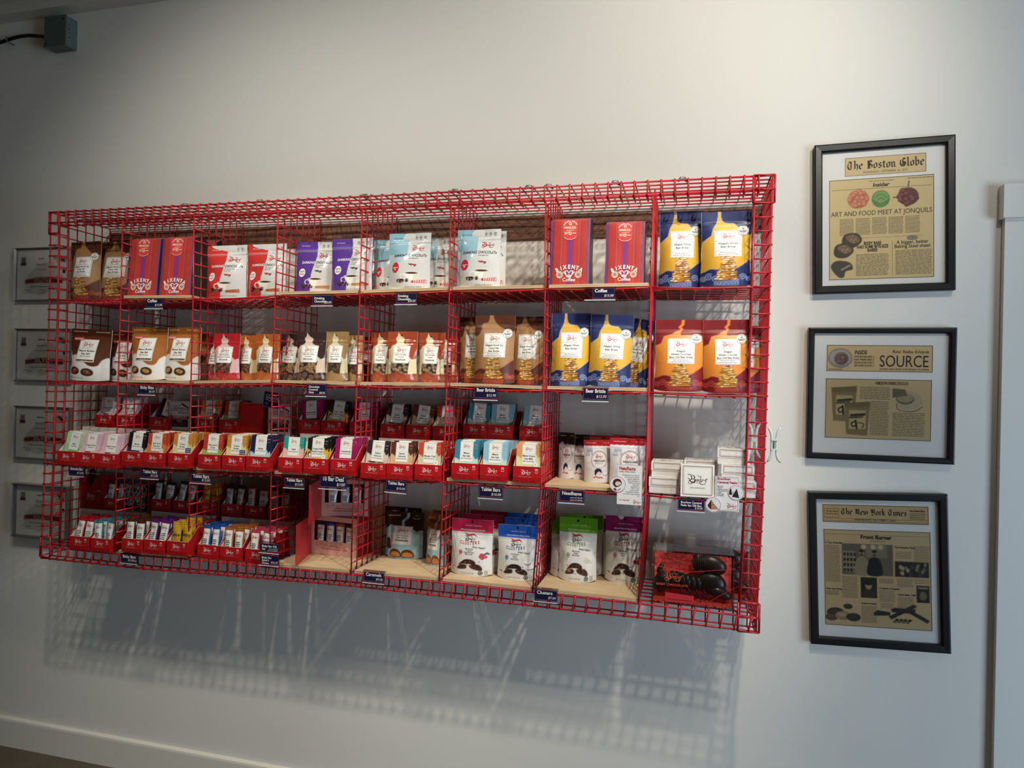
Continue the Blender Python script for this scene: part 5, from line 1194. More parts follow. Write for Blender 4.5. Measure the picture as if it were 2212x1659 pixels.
def p_peak(d, mb, W_, H_, a):
    mb.box(-W_ / 2, W_ / 2, 0, .05, -H_ / 2, H_ / 2, lin('#e2dfe0')); d.frame(.05, .95, .03, a - .03, .012, '#5a5a66', .008, 1)
    d.text('Bourbon', .09, a * .90, .105, '#b8323c', bold=.03, al='l', off=.012, xs=1.05); d.text('Caramel Peaks', .09, a * .80, .105, '#b8323c', bold=.03, al='l', off=.012, maxw=.82)
    for k, t in enumerate(['Bourbon', 'infused', 'caramel mixed', 'with pecans in', 'a dark', 'chocolate', 'mountain.']): d.text(t, .10, a * (.70 - .045 * k), .052, '#4a4550', al='l', off=.012, bold=.01)
    d.logo(.70, a * .17, .40, '#b8323c', .012)
    for (cx, cy, r, k) in ((.86, a * .55, .33, 0), (-.06, a * .17, .33, 1)):
        V, F = disc(cx, cy, r, n=36); mb.add(np.concatenate([d.S(V[:, 0], V[:, 1], .03 + .02 * k), d.S(V[:, 0], V[:, 1], -.02)]), [tuple(range(36)), tuple(range(71, 35, -1))] + [(i, i + 36, (i + 1) % 36 + 36, (i + 1) % 36) for i in range(36)], lin('#dcdde2'))
        o_ = .036 + .02 * k; d.ring(cx, cy, r * .94, .014, '#b8323c', o_, 36)
        if k == 0:
            d.shape([(cx - .16, cy - .18), (cx + .03, cy + .18), (cx + .14, cy - .22)], [(0, 1, 2)], '#2f2528', o_); d.shape([(cx - .28, cy - .09), (cx - .27, cy + .08), (cx - .20, cy + .20), (cx - .15, cy - .10)], [(0, 1, 2, 3)], '#2f2528', o_); d.shape([(cx - .15, cy + .10), (cx - .13, cy - .1), (cx - .07, cy - .03)], [(0, 1, 2)], '#a9a6ac', o_)
        else:
            d.shape([(cx - .24, cy - .05), (cx - .08, cy + .22), (cx - .08, cy - .22), (cx - .16, cy - .16)], [(0, 1, 2, 3)], '#3a2a2a', o_); d.shape([(cx - .10, cy - .2), (cx - .07, cy + .20), (cx + .06, cy), (cx + .16, cy - .1), (cx + .24, cy - .2)], [(0, 1, 2, 3, 4)], '#b98262', o_)
            r_ = random.Random(3)
            for q in range(12): d.disc(cx + r_.uniform(-.06, .10), cy - .17 + r_.uniform(0, .18), .018, r_.choice(['#6a3f2c', '#e0b48e', '#8a5640']), o_ + .005, n=7)
info(1545, 1596, 1028, 1106, -.45, p_peak, 'white info card with two round photos hanging beside the white gift boxes')
def p_award(medal):
    def f(d, mb, W_, H_, a):
        mb.box(-W_ / 2, W_ / 2, 0, .12, -H_ / 2, H_ / 2, lin('#c9c6c4')); d.frame(.03, .97, .04, a - .04, .014, '#7a7674', .006, 1)
        P = [(.10, a * .52), (.10, a * .84), (.50, a * .84), (.62, a * .92)]; d.rule(P, .018, '#2a2226', .008, 0, 1); d.rule([(.9, a * .84), (.9, a * .52)], .018, '#2a2226', .008, 0, 1)
        d.shape(cat([(.55, a * .93), (.68, a * .92), (.85, a * .84), (.96, a * .76), (.82, a * .78), (.66, a * .84)], 3, True), [tuple(range(18))], '#7a2a30', .010)
        d.text('INTERNATIONAL', .47, a * .74, .060, '#3a3236', off=.01, maxw=.52); d.text('CHOCOLATE', .5, a * .65, .125, '#4a3236', off=.01, maxw=.78); d.text('AWARDS', .64, a * .56, .085, '#3a3236', off=.01, maxw=.45)
        d.shape([(.06, a * .37), (.94, a * .37), (.94, a * .49), (.06, a * .49)], [(0, 1, 2, 3)], '#8a2a30', .008); d.text('AMERICAS', .5, a * .40, .105, '#d9cfc8', off=.012, maxw=.76, bold=.01)
        d.shape([(.10, a * .10), (.90, a * .10), (.90, a * .36), (.10, a * .36)], [(0, 1, 2, 3)], '#17131a', .008); d.text('2023', .5, a * .27, .10, '#b9a08c' if medal == 'BRONZE' else '#b9b4b4', off=.012); d.text(medal, .5, a * .15, .105, '#8a4a3a' if medal == 'BRONZE' else '#a9a6a6', off=.012, maxw=.66)
    return f
o = info(366, 410, 866, 929, 4.2, p_award('BRONZE'), 'grey award sign reading bronze standing at the back of the second bay', 'award_sign'); 
o = info(580, 627, 872, 940, 4.0, p_award('SILVER'), 'grey award sign reading silver by the third divider', 'award_sign')
def p_good(d, mb, W_, H_, a):
    mb.box(-W_ / 2, W_ / 2, 0, .06, -H_ / 2, H_ / 2, lin('#11182f')); d.frame(.02, .98, .02, a - .02, .02, '#a9aab4', .006, 1)
    d.text('GOOD', .5, a * .62, .19, '#d9dae2', off=.01, maxw=.76); d.text('FOOD', .5, a * .40, .19, '#d9dae2', off=.01, maxw=.76); d.disc(.22, a * .22, .09, '#4a4f86', .01)
info(569, 605, 846, 882, 3.9, p_good, 'small navy award sign above the silver award sign', 'award_sign', rot=.14)

# ---------------------------------------------------------------- white gift boxes, right end of the third row
def gift_carton(W=2.45, D=2.4, H=1.18):
    mb = MB(); c = lin('#e2ddd8')
    mb.box(-W / 2 + .03, W / 2 - .03, .03, D - .03, 0, H * .9, c)
    o = mb.build('gift_carton', M_CARD()); tag(o, '', 'box')
    mb = MB(); mb.box(-W / 2, W / 2, 0, D, H * .42, H, lin('#ebe6e0')); d = Decal(flat(W, x0=-W / 2), mb)
    x0, x1, z0, z1 = .07, .93, H * .50 / W, H * .92 / W; d.frame(x0, x1, z0, z1, .014, '#6e1c26', .006, 1); d.frame(x0 + .03, x1 - .03, z0 + .03, z1 - .03, .006, '#8c8680', .006, 1)
    def SR(x, y, off): x = np.asarray(x, float); return np.stack([np.full(x.shape, W / 2 + off), x * D, np.asarray(y, float) * W], -1)
    Decal(SR, mb).frame(.07, .93, z0, z1, .014, '#6e1c26', .006, 1)
    def ST(x, y, off): x = np.asarray(x, float); return np.stack([-W / 2 + x * W, np.asarray(y, float) * W, np.full(x.shape, H + off)], -1)
    dd = Decal(ST, mb); dd.frame(.07, .93, .07, .9, .012, '#6e1c26', .006, 1); dd.logo(.5, .52, .5, '#3a1a1e', .006, sub=None)
    mb.build('lid', M_CARD(), o); return o
GC = gift_carton()
def gc(pxl, pxr, pyt, y, z, label, yaw=0., rx=0.):
    a = at(pxl, pyt, y=y); b = at(pxr, pyt, y=y); s = (b[0] - a[0]) / 2.45
    return put(GC, ((a[0] + b[0]) / 2, y, z), (rx, 0, yaw), (s, 1, 1), label)
z0 = board_z(3, 7, 61) + .02
gc(1402, 1469, 1030, .6, z0, 'white gift carton at the bottom left of the stacks', R(1))
gc(1407, 1474, 1000, .75, z0 + 1.19, 'white gift carton on top of the left stack', R(-1))
gc(1476, 1550, 1010, 2.9, z0, 'white gift carton behind the upright logo carton, lower', R(2))
gc(1478, 1552, 1000, 3.0, z0 + 1.19, 'white gift carton behind the upright logo carton, upper', R(-2))
gc(1564, 1634, 1040, .8, z0, 'white gift carton at the bottom of the right stack', R(2))
gc(1558, 1630, 1010, .9, z0 + 1.19, 'white gift carton in the middle of the right stack', R(-2))
gc(1550, 1620, 975, 1.1, z0 + 2.38, 'white gift carton on top of the right stack', R(-3))
# upright carton with the big logo
a = at(1470, 1074, y=.25); b = at(1542, 1074, y=.25); W_ = b[0] - a[0]
mb = MB(); mb.box(-W_ / 2 + .04, W_ / 2 - .04, .05, 1.1, .04, W_ - .04, lin('#dcd7d0')); up = mb.build('logo_carton', M_CARD(), loc=((a[0] + b[0]) / 2, -.45, z0 + .02), rot=(R(-5), 0, R(2)))
tag(up, 'white square gift carton stood upright showing the dark script logo', 'box')
mb = MB(); mb.box(-W_ / 2, W_ / 2, 0, .55, 0, W_, lin('#e8e4dc')); d = Decal(flat(W_, x0=-W_ / 2), mb)
d.frame(.065, .935, .065, .935, .016, '#5e1a22', .006, 1); d.frame(.10, .90, .10, .90, .006, '#8c8680', .006, 1); d.logo(.50, .55, .58, '#3a141a', .008, sub=None)
d.text('the', .5, .66, .03, '#8c8680', off=.008); d.text('& Co.', .47, .42, .055, '#6a6460', off=.008, it=.3); d.text('craft confectionery', .50, .26, .055, '#5a5450', off=.008, it=.25, maxw=.46)
mb.build('lid', M_CARD(), up)

# ---------------------------------------------------------------- gift set cases with open doors, bottom row fourth bay
def gift_case(W, H, D, yaw, loc, label, door=112, npk=4, seed=1):
    e = empty('gift_set_case', loc, yaw); tag(e, label, 'box')
    mb = MB(); t = .06; pk = lin('#d9a79a'); rd = lin('#a0161b')
    mb.box(0, t, 0, D, 0, H, rd); mb.box(W - t, W, 0, D, 0, H, rd); mb.box(t, W - t, D - t, D, 0, H, rd); mb.box(t, W - t, 0, D - t, 0, t, rd); mb.box(t, W - t, 0, D - t, H - t, H, rd)
    x0, x1, z0, z1 = .32, W - .42, 1.25, H - .45
    for (a0, a1, b0, b1) in ((0, x0, 0, H), (x1, W, 0, H), (x0, x1, 0, z0), (x0, x1, z1, H)): mb.box(a0, a1, -.02, .04, b0, b1, pk)
    d = Decal(flat(W, -.02), mb); swirls(d, .1, .9, .21, .05, '#b98a7c', 8, seed, None)
    d.text('The best all-natural snacks you can find', .52, .155, .022, '#5a2a24', off=.03, maxw=.5); d.text('CHOCOLATE, NUTS, FRUIT + SPICE', .52, .10, .034, '#a82a2a', off=.03, maxw=.56)
    def SR(x, y, off): x = np.asarray(x, float); return np.stack([np.full(x.shape, W + off), x * D, np.asarray(y, float) * D], -1)
    dd = Decal(SR, mb)
    for k, t_ in enumerate(['PURITY', 'CRAFT', 'MADE BY', 'HAND', 'REAL', 'FRUIT']): dd.text(t_, .15, H / D * (.80 - .09 * k), .12, '#d98a80', al='l', off=.01)
    mb.build('case_body', M_CARD(), e)
    dw = W * .98; mb = MB(); mb.box(0, dw, 0, .05, 0, H, lin('#b8252a'))
    dd = Decal(flat(dw, .0), mb)
    dd.frame(.08, .92, .08 * H / dw, .92 * H / dw, .008, '#8c1a1e', .006, 1); dd.shape([(0.02, .6), (.12, .6), (.12, .42), (.02, .42)], [(0, 1, 2, 3)], '#c83a3c', .008)
    for k in range(5): dd.text('premium chocolate snack', .5, H / dw * (.78 - .1 * k), .04, '#8c1a1e', off=.01, maxw=.6)
    o = mb.build('case_door', M_CARD(), e); o.rotation_euler = (0, 0, -R(door)); o.location = (0, -.03 * U, 0)
    return e
zb = board_z(4, 3, 29) + .01
c1 = gift_case(5.0, 3.55, 2.3, R(-6), (26.5, 4.35, zb), 'lower open red gift set case showing wrapped bars through its window', 68)
c2 = gift_case(4.3, 3.45, 2.0, R(18), (27.7, 3.95, zb + 3.57), 'upper open red gift set case stacked on another', 92, seed=4)
def case_bars(e, x0, x1, z, where, yw, n):
    import mathutils
    for k, key in enumerate(['black', 'blue', 'tan', 'brown'][:n]):
        x = x0 + (x1 - x0) * (k + .5) / n; v = Vector((x * U, .35 * U, z * U)); v.rotate(mathutils.Euler((0, 0, yw)))
        p = Vector(e.location) + v; pc = (p.x / U, p.y / U, p.z / U + FLOOR)
        put(SB[key][0], pc, (0, 0, yw), (1, 1, .86), '%s wrapped small bar inside the %s gift case' % (SB[key][1], where))
case_bars(c1, .35, 4.55, .5, 'lower', R(-6), 4); case_bars(c2, .4, 3.8, .5, 'upper', R(18), 3)

# ---------------------------------------------------------------- clear cases of chocolate lobsters, bottom right bay
def ellipsoid(mb, c, r, color, rot=0., n=14, m=20, bump=0., seed=0, sq=1.0):
    rr = np.random.RandomState(seed); A = rr.uniform(-1, 1, (6, 4)); th = np.linspace(0, math.pi, n); ph = np.linspace(0, 2 * math.pi, m + 1)
    TH, PH = np.meshgrid(th, ph, indexing='ij'); k = 1 + bump * sum(np.sin(a[0] * 6 * TH + a[1] * 5 * np.round(0 * PH) + a[2] * 3) * np.sin(2 * PH + a[3] * 4) for a in A) / 4
    X = r[0] * np.cos(TH) * k; Y = r[1] * np.sin(TH) * np.cos(PH) * k; Z = r[2] * np.sin(TH) * np.sin(PH) * k
    ca, sa = math.cos(rot), math.sin(rot); P = np.stack([c[0] + X * ca - Z * sa, c[1] + Y, c[2] + X * sa + Z * ca], -1); mb.grid(P, lin(color) if isinstance(color, str) else color)
M_CHOC = mat('dark_chocolate', attr=True, rough=.36, bump=.9, bscale=45, coat=.3)
def lobster_case(loc, W, H, D, front, label, lab2):
    e = empty('clear_case', loc); tag(e, label, 'box')
    mb = MB(); t = .04
    for b_ in ((0, W, 0, t, 0, H), (0, W, D - t, D, 0, H), (0, t, t, D - t, 0, H), (W - t, W, t, D - t, 0, H), (t, W - t, t, D - t, H - t, H), (t, W - t, t, D - t, 0, t)): mb.box(*b_)
    mb.build('clear_shell', thin_glass('clear_plastic', '#faf8f8', .55, .04), e)
    mb = MB(); g = np.random.RandomState(3); n, m = 44, 60; Xg, Tg = np.meshgrid(np.linspace(.1, W - .1, m), np.linspace(0, 1, n))
    Yg = np.where(Tg < .45, .1 + (D - .35) * Tg / .45, D - .25 - .0 * Tg); Zg = np.where(Tg < .45, .12, .12 + (H - .8) * (Tg - .45) / .55)
    nz = g.uniform(-.09, .09, (n, m)); P = np.stack([Xg, Yg - abs(nz) * 1.5, Zg + nz], -1); mb.grid(P, lin('#f0544a'))
    P2 = P + np.array([0, .03, .0]); mb.grid(P2, lin('#f0544a'), flip=True)
    mb.build('red_tissue', mat('red_tissue', attr=True, rough=.6, bump=.8, bscale=55), e, smooth=True)
    if front:
        mb = MB(); d = Decal(flat(W, 0.0), mb); d.logo(.26, .36, .22, '#e0542c', .015, sub=None); d.text('BIXBY CHOCOLATE', .25, .235, .028, '#d84c3a', off=.015, bold=.02, spacing=1.15)
        d.shape([(.17, .03), (.52, .03), (.52, .13), (.17, .15)], [(0, 1, 2, 3)], '#b8343a', .01); d.lines(.20, .49, .045, .085, 1, .014, '#8c1a22', .016, 0)
        mb.build('printed_sticker', M_CARD(), e)
    mb = MB(); r_ = random.Random(4); rc = lin('#9a1a22')
    for q in range(5):
        P = cat([(W * r_.uniform(.05, .5), -.06, H * r_.uniform(.75, 1.0)) for _ in range(4)], 6); mb.tube(P, .018, 4, rc)
    mb.tube([(-.05, -.05, H * .72), (W * .4, -.06, H * .62), (W + .05, -.05, H * .76)], .02, 4, rc); mb.tube([(W * .45, -.06, .05), (W * .7, -.06, H * .12), (W + .02, -.05, H * .42)], .022, 4, rc)
    mb.build('ribbon', mat('red_ribbon', attr=True, rough=.4), e)
    # the chocolate inside is a thing of its own
    mb = MB(); ck = '#2b2220'; X0, Y0, Z0 = 0, 0, 0
    for k in range(7): ellipsoid(mb, (1.1 + .42 * k, .95 - .02 * k, 1.02 + .03 * math.sin(k)), (.42, .34, .52 - .03 * abs(k - 2)), ck, .05, 12, 18, .05, k)
    ellipsoid(mb, (.75, .9, .95), (.75, .36, .55), ck, .35, bump=.06, seed=9); ellipsoid(mb, (4.6, .9, 1.05), (1.25, .4, .62), ck, -.05, bump=.05, seed=10)
    ellipsoid(mb, (4.7, .85, 2.05), (1.15, .36, .52), ck, -.12, bump=.05, seed=11); ellipsoid(mb, (3.55, .85, 2.15), (.45, .32, .50), ck, .2, bump=.08, seed=12); ellipsoid(mb, (5.3, .75, .62), (1.0, .3, .34), ck, -.18, bump=.05, seed=13)
    for k in range(6): mb.tube([(3.2 + .17 * k, .48, 1.85), (3.24 + .17 * k, .50, 2.42)], .035, 6, lin('#2a2020'))
    for k in range(5): ellipsoid(mb, (.35 + .05 * k, .95, .55 + .28 * k), (.42, .2, .17), ck, 2.6 - .45 * k, 8, 12, .05, k + 20)
    for k in range(4): mb.tube(cat([(2.2 + .6 * k, .7, .75), (2.5 + .6 * k, .5, .45), (2.7 + .6 * k, .55, .2)], 4), .07, 6, lin(ck))
    sx = (W - .35) / 6.2
    o = mb.build('chocolate_lobster', M_CHOC, smooth=True, loc=(loc[0] + .06, loc[1] + .15, loc[2] + .02), scale=(sx * 1.02, 1.25, 1.42)); tag(o, lab2, 'chocolate')
zb = board_z(4, 7, 61) + .02
lobster_case((57.95, .35, zb), 6.0, 4.05, 2.6, True, 'large clear case with red tissue at the bottom right of the rack', 'black chocolate lobster lying in the front clear case')
lobster_case((59.4, 3.3, zb), 6.0, 4.0, 2.4, False, 'second clear case with red tissue behind the front one', 'black chocolate lobster lying in the rear clear case')

# ---------------------------------------------------------------- white plastic clip hanging off the right side
mc = mat('white_plastic', '#cfd6d2', rough=.35)
p = at(1656, 960, y=1.6); zc, q = p[2], at(1656, 922, y=1.6)[2] - p[2]
def curved(x, s, hw=.10):
    mb = MB(); P = [(x + s * .22 * (t / 1.0) ** 4 * 1.4, 1.6, q * t) for t in np.linspace(-1, 1, 15)]
    mb.tube(P, [.05] + [hw] * 13 + [.05], 8); return mb
e = empty('plastic_clip', (66.62, 0.0, zc)); tag(e, 'white plastic H-shaped clip hooked on the right side of the rack', 'clip')
curved(-.16, -1).build('jaw', mc, e, smooth=True); curved(.18, 1).build('jaw', mc, e, smooth=True)
for z_ in (-.36, .36): mb = MB(); mb.box(-.20, .22, 1.45, 1.75, z_ - .06, z_ + .06); mb.build('bridge', mc, e)
mb = MB(); mb.tube([(-.05, 1.6, -.3), (-.05, 1.6, .3)], .10, 10); mb.build('spring', mat('green_steel', '#5c7f72', rough=.3, metal=.5), e)
e2 = empty('plastic_clip', (65.2, 0.0, zc + .3)); tag(e2, 'white plastic clip seen inside the right side of the rack', 'clip')
curved(-.16, -1).build('jaw', mc, e2, smooth=True); curved(.16, 1).build('jaw', mc, e2, smooth=True); mb = MB(); mb.box(-.18, .18, 1.5, 1.7, -.15, .15); mb.build('bridge', mc, e2)
# ---------------------------------------------------------------- blackletter drawn with a broad nib
def _m(x, h=.85): return [(x - .14, h + .09), (x, h), (x, .14), (x + .14, 0)]
BL = {'a': ([[(.1, .82), (.35, .98), (.52, .85), (.52, .14), (.66, 0)], [(.52, .58), (.15, .45), (.12, .14), (.3, 0), (.5, .18)]], .72),
 'b': ([[(.05, 1.62), (.17, 1.5), (.17, .12), (.4, 0), (.62, .16), (.62, .8), (.42, .98), (.17, .72)]], .76), 'd': ([[(.15, 1.5), (.42, 1.25), (.62, .85), (.62, .16), (.4, 0), (.15, .16), (.15, .8), (.4, .98)]], .76),
 'e': ([[(.16, .5), (.62, .66), (.58, .85), (.4, .98), (.15, .8), (.15, .16), (.4, 0), (.62, .16)]], .70), 'g': ([[(.6, .82), (.4, .98), (.15, .8), (.15, .22), (.38, .06), (.6, .2)], [(.62, .95), (.62, -.2), (.35, -.45), (.1, -.3)]], .76),
 'h': ([[(.05, 1.62), (.17, 1.5), (.17, .06)], [(.17, .72), (.42, .98), (.62, .8), (.62, .1), (.45, -.2)]], .76), 'i': ([_m(.2), [(.12, 1.25), (.26, 1.36)]], .42), 'k': ([[(.05, 1.62), (.17, 1.5), (.17, .06)], [(.17, .55), (.5, .98), (.6, .8), (.3, .52), (.6, .06), (.72, 0)]], .76),
 'l': ([[(.08, 1.62), (.2, 1.5), (.2, .14), (.36, 0)]], .44), 'm': ([_m(.16), [(.16, .72), (.4, .98), (.56, .85), (.56, .1)], [(.56, .72), (.8, .98), (.96, .85), (.96, .14), (1.1, 0)]], 1.16), 'n': ([_m(.16), [(.16, .72), (.4, .98), (.58, .85), (.58, .14), (.72, 0)]], .78),
 'o': ([[(.4, .98), (.15, .8), (.15, .16), (.4, 0), (.62, .16), (.62, .82), (.4, .98)]], .76), 'r': ([_m(.18), [(.18, .74), (.40, .98), (.56, .84)]], .58), 's': ([[(.55, .84), (.35, .98), (.15, .8), (.2, .6), (.5, .42), (.55, .18), (.35, 0), (.1, .14)]], .66),
 't': ([[(.24, 1.3), (.24, .14), (.42, 0), (.54, .1)], [(.04, .92), (.5, .96)]], .54), 'u': ([_m(.18), [(.58, .95), (.58, .14), (.72, 0)], [(.3, .0), (.56, .2)]], .78), 'w': ([_m(.18), [(.56, .95), (.56, .14)], [(.94, .98), (.96, .3), (.7, 0)], [(.3, 0), (.54, .2)]], 1.08), 'y': ([_m(.18), [(.6, .98), (.6, .1), (.3, -.42)]], .78),
 'T': ([[(.05, 1.3), (.35, 1.52), (.75, 1.34), (1.1, 1.55)], [(.5, 1.38), (.25, 1.1), (.15, .6), (.3, .16), (.65, 0), (1.0, .2)], [(.72, 1.38), (.72, .2)]], 1.14), 'B': ([[(.05, 1.3), (.28, 1.5), (.3, .1), (.08, -.04)], [(.3, 1.4), (.7, 1.52), (.92, 1.25), (.6, .86)], [(.5, .82), (.95, .62), (.92, .2), (.5, 0), (.2, .1)], [(.52, 1.4), (.52, .2)]], 1.06),
 'G': ([[(1.0, 1.3), (.65, 1.55), (.2, 1.2), (.14, .5), (.4, .06), (.8, 0), (1.02, .3), (.98, .75), (.62, .82)], [(.58, 1.4), (.58, .2)], [(.8, .7), (.8, .1)]], 1.16), 'N': ([[(.02, 1.28), (.28, 1.5), (.32, .2), (.08, 0)], [(.32, 1.4), (.62, 1.0), (.62, .2)], [(.72, 1.52), (.95, 1.3), (.95, .12), (1.1, 0)]], 1.18),
 'Y': ([[(.02, 1.4), (.22, 1.25), (.25, .7), (.5, .5), (.8, .7)], [(.85, 1.55), (.85, .2), (.6, -.1), (.2, .05)], [(.5, 1.5), (.5, .6)]], 1.06), 'M': ([[(.02, 1.28), (.24, 1.5), (.24, .1), (.1, 0)], [(.24, 1.35), (.6, 1.45), (.6, .12)], [(.6, 1.38), (.95, 1.48), (1.0, .14), (1.14, 0)]], 1.22),
 'S': ([[(1.0, 1.38), (.6, 1.55), (.25, 1.25), (.4, .95), (.85, .72), (.95, .3), (.6, 0), (.12, .16)], [(.55, 1.4), (.55, .2)]], 1.1), ' ': ([], .5)}
def blackletter(d, s, x0, x1, y, color, off=.03, nib=.24):
    """fit the words between x0 and x1 on baseline y; returns nothing"""
    tot = sum(BL[c][1] + .08 for c in s); k = (x1 - x0) / tot; x = x0; a = math.radians(38); N = np.array([math.cos(a), math.sin(a)]) * nib / 2
    for c in s:
        for st in BL[c][0]:
            P = np.array(st, float); P = np.concatenate([np.linspace(p, q, 2, endpoint=False) for p, q in zip(P[:-1], P[1:])] + [P[-1:]])
            V = np.concatenate([P - N, P + N]) * k + (x, y); n = len(P); d.shape(V, [(i, i + 1, n + i + 1, n + i) for i in range(n - 1)], color, off)
        x += (BL[c][1] + .08) * k

# ---------------------------------------------------------------- framed newspaper pages
M_BLK = mat('black_wood_frame', '#17191b', rough=.35, bump=.05, bscale=80); M_GLASS = thin_glass('picture_glass', '#fafafa', .5)
def frame_box(name, x0, x1, z0, z1, bw, dep, m, rot, label, matc='#f2f1ee', cat_='picture', y=None, round_=.10):
    yb = (WALLY - .06) if y is None else y; cx, cz = (x0 + x1) / 2, (z0 + z1) / 2
    e = empty(name, (cx, yb, cz)); e.rotation_euler = (0, rot, 0); tag(e, label, cat_)
    W_, H_ = x1 - x0, z1 - z0; mb = MB(); prof = [(0, 0), (0, -dep), (round_, -dep - .04), (bw - .12, -dep - .02), (bw, -dep + .12), (bw, 0)]
    cs = [(-1, -1), (1, -1), (1, 1), (-1, 1)]; V = []; 
    for (sx, sz) in cs:
        for (q, yy) in prof: V.append((sx * (W_ / 2 - q), yy, sz * (H_ / 2 - q)))
    k = len(prof); F = [(i * k + j, ((i + 1) % 4) * k + j, ((i + 1) % 4) * k + j + 1, i * k + j + 1) for i in range(4) for j in range(k - 1)]
    mb.add(V, F); mb.build('frame_moulding', m, e)
    mb = MB(); mb.box(-W_ / 2 + bw * .6, W_ / 2 - bw * .6, -dep * .35 - .03, -.02, -H_ / 2 + bw * .6, H_ / 2 - bw * .6, lin(matc)); mb.build('mount_board', mat('mount_board', attr=True, rough=.9), e)
    gx, gz, gy = W_ / 2 - bw * .7, H_ / 2 - bw * .7, -dep * .62; mb = MB(); mb.add([(-gx, gy, -gz), (gx, gy, -gz), (gx, gy, gz), (-gx, gy, gz)], [(0, 1, 2, 3)]); mb.build('glass_pane', M_GLASS, e)
    yp = yb - dep * .35 - .03
    def loc(px, py):
        p = at(px, py, y=yp); dx, dz = p[0] - cx, p[2] - cz; c_, s_ = math.cos(rot), math.sin(rot); return dx * c_ - dz * s_, dx * s_ + dz * c_
    return e, loc, -dep * .35 - .03
def sheet(e, loc, ys, pts, name, base='#dcc391', res=70):
    """paper seen through an opening in the mount; pts = its four photo corners tl,tr,br,bl; returns painter, decal"""
    L_ = [loc(*p) for p in pts]; x0 = (L_[0][0] + L_[3][0]) / 2; x1 = (L_[1][0] + L_[2][0]) / 2; z1 = (L_[0][1] + L_[1][1]) / 2; z0 = (L_[2][1] + L_[3][1]) / 2
    W_ = x1 - x0; a = (z1 - z0) / W_; cv = CV(res, max(int(res * a), 6), a, base); S = flat(W_, ys, x0, z0)
    def fin(d, cv=cv):
        cv.grain(.05, 3); mb = d.mb; P = S(cv.X.ravel(), cv.Y.ravel(), .006).reshape(cv.ny, cv.nx, 3); mb.grid(P, cv.C)
        d.frame(0, 1, 0, a, .006, '#3a2f22', .010, 1); d.frame(-.006, 1.006, -.006, a + .006, .008, '#f4f2ec', .010, 1); mb.build(name, M_PRINT(), e)
    return cv, Decal(S), a, fin
INK = '#2b2620'
def blob(cv, cx, cy, r, cols, seed, n=26, br=.3):
    rr = random.Random(seed); cv.ell(cx, cy, r * 1.0, r * .95, cols[0])
    for q in range(n):
        t = rr.uniform(0, 6.28); k = math.sqrt(rr.random()) * r * .85; x, y = cx + k * math.cos(t), cy + k * math.sin(t); cv.ell(x, y, r * br, r * br, cols[1]); cv.ell(x - r * .05, y + r * .06, r * br * .75, r * br * .7, cols[2])
# first frame
e, loc, ys = frame_box('picture_frame', 69.9, 80.0, -7.68, 4.35, .62, .55, M_BLK, R(-1.1), 'black framed newspaper page, topmost of three, with berry pictures')
cv, d, a, fin = sheet(e, loc, ys, [(1827, 341), (2001, 332), (1999, 372), (1825, 379)], 'masthead_clipping', res=40)
blackletter(d, 'The Boston Globe', .02, .985, .36 * a, INK, .016, .27); d.text('WEDNESDAY, SEPTEMBER 16, 2010', .5, .10 * a, .032, '#5a4f3c', off=.016, maxw=.55, spacing=1.3); fin(d)
cv, d, a, fin = sheet(e, loc, ys, [(1799, 388), (2024, 379), (2010, 601), (1785, 602)], 'article_clipping', base='#dcc591', res=150)
blob(cv, .28, a * .80, .105, ['#c87a5a', '#b8694c', '#dc9474'], 1, 34, .24); cv.ell(.50, a * .79, .088, .092, '#5f8f4c'); cv.ell(.50, a * .81, .07, .06, '#86a860'); cv.line([(.42, a * .78), (.5, a * .84), (.58, a * .78)], .008, '#4c7a40', 3); cv.line([(.44, a * .74), (.5, a * .80), (.57, a * .74)], .008, '#4c7a40', 3); cv.line([(.42, a * .80), (.5, a * .76), (.585, a * .80)], .006, '#a3bd78', 3)
blob(cv, .76, a * .80, .10, ['#6f3a38', '#5a2c30', '#8a5250'], 2, 30, .25); cv.line([(.76, a * .90), (.77, a * .95)], .012, '#4a3028', 0); cv.line([(.62, a * .795), (.67, a * .80)], .012, '#4a3028', 0)
for (x, y) in ((.22, .385), (.14, .285)): cv.poly(cat([(x - .10, a * y - .02), (x - .07, a * y + .07), (x + .05, a * y + .08), (x + .10, a * y), (x + .03, a * y - .07), (x - .06, a * y - .07)], 3, True), '#4a4236'); cv.ell(x + .01, a * y + .02, .07, .04, '#8a6a4c', -.3); blob(cv, x + .02, a * y + .015, .045, ['#8a6a4c', '#5a4030', '#b99a78'], 5, 12, .25)
cv.poly(cat([(.01, a * .13), (.07, a * .19), (.20, a * .17), (.23, a * .10), (.16, a * .08), (.14, a * .02), (.08, a * .03)], 3, True), '#4c4a3e'); cv.line([(.12, a * .10), (.20, a * .14)], .016, '#a39a80', 0)
cv.ell(.80, a * .39, .055, .026, '#8c8672')
d.text('Insider', .5, a * .915, .042, INK, bold=.03, it=.2, off=.016); d.text('THE BOSTON GLOBE', .5, a * .965, .014, INK, off=.016, spacing=1.4); d.lines(.75, .99, a * .972, a * .985, 1, .005, INK, .016, 0); d.rule([(.02, a * .90), (.98, a * .90)], .003, '#6a5d44', .016, 0, 1)
d.text('ART AND FOOD MEET AT JONQUILS', .5, a * .635, .052, '#4a4030', maxw=.97, off=.016, xs=.95)
for k in range(5): d.lines(.10 + .158 * k, .245 + .158 * k, a * .44, a * .61, 15, .0042, '#6a5e46', .016, .08, k)
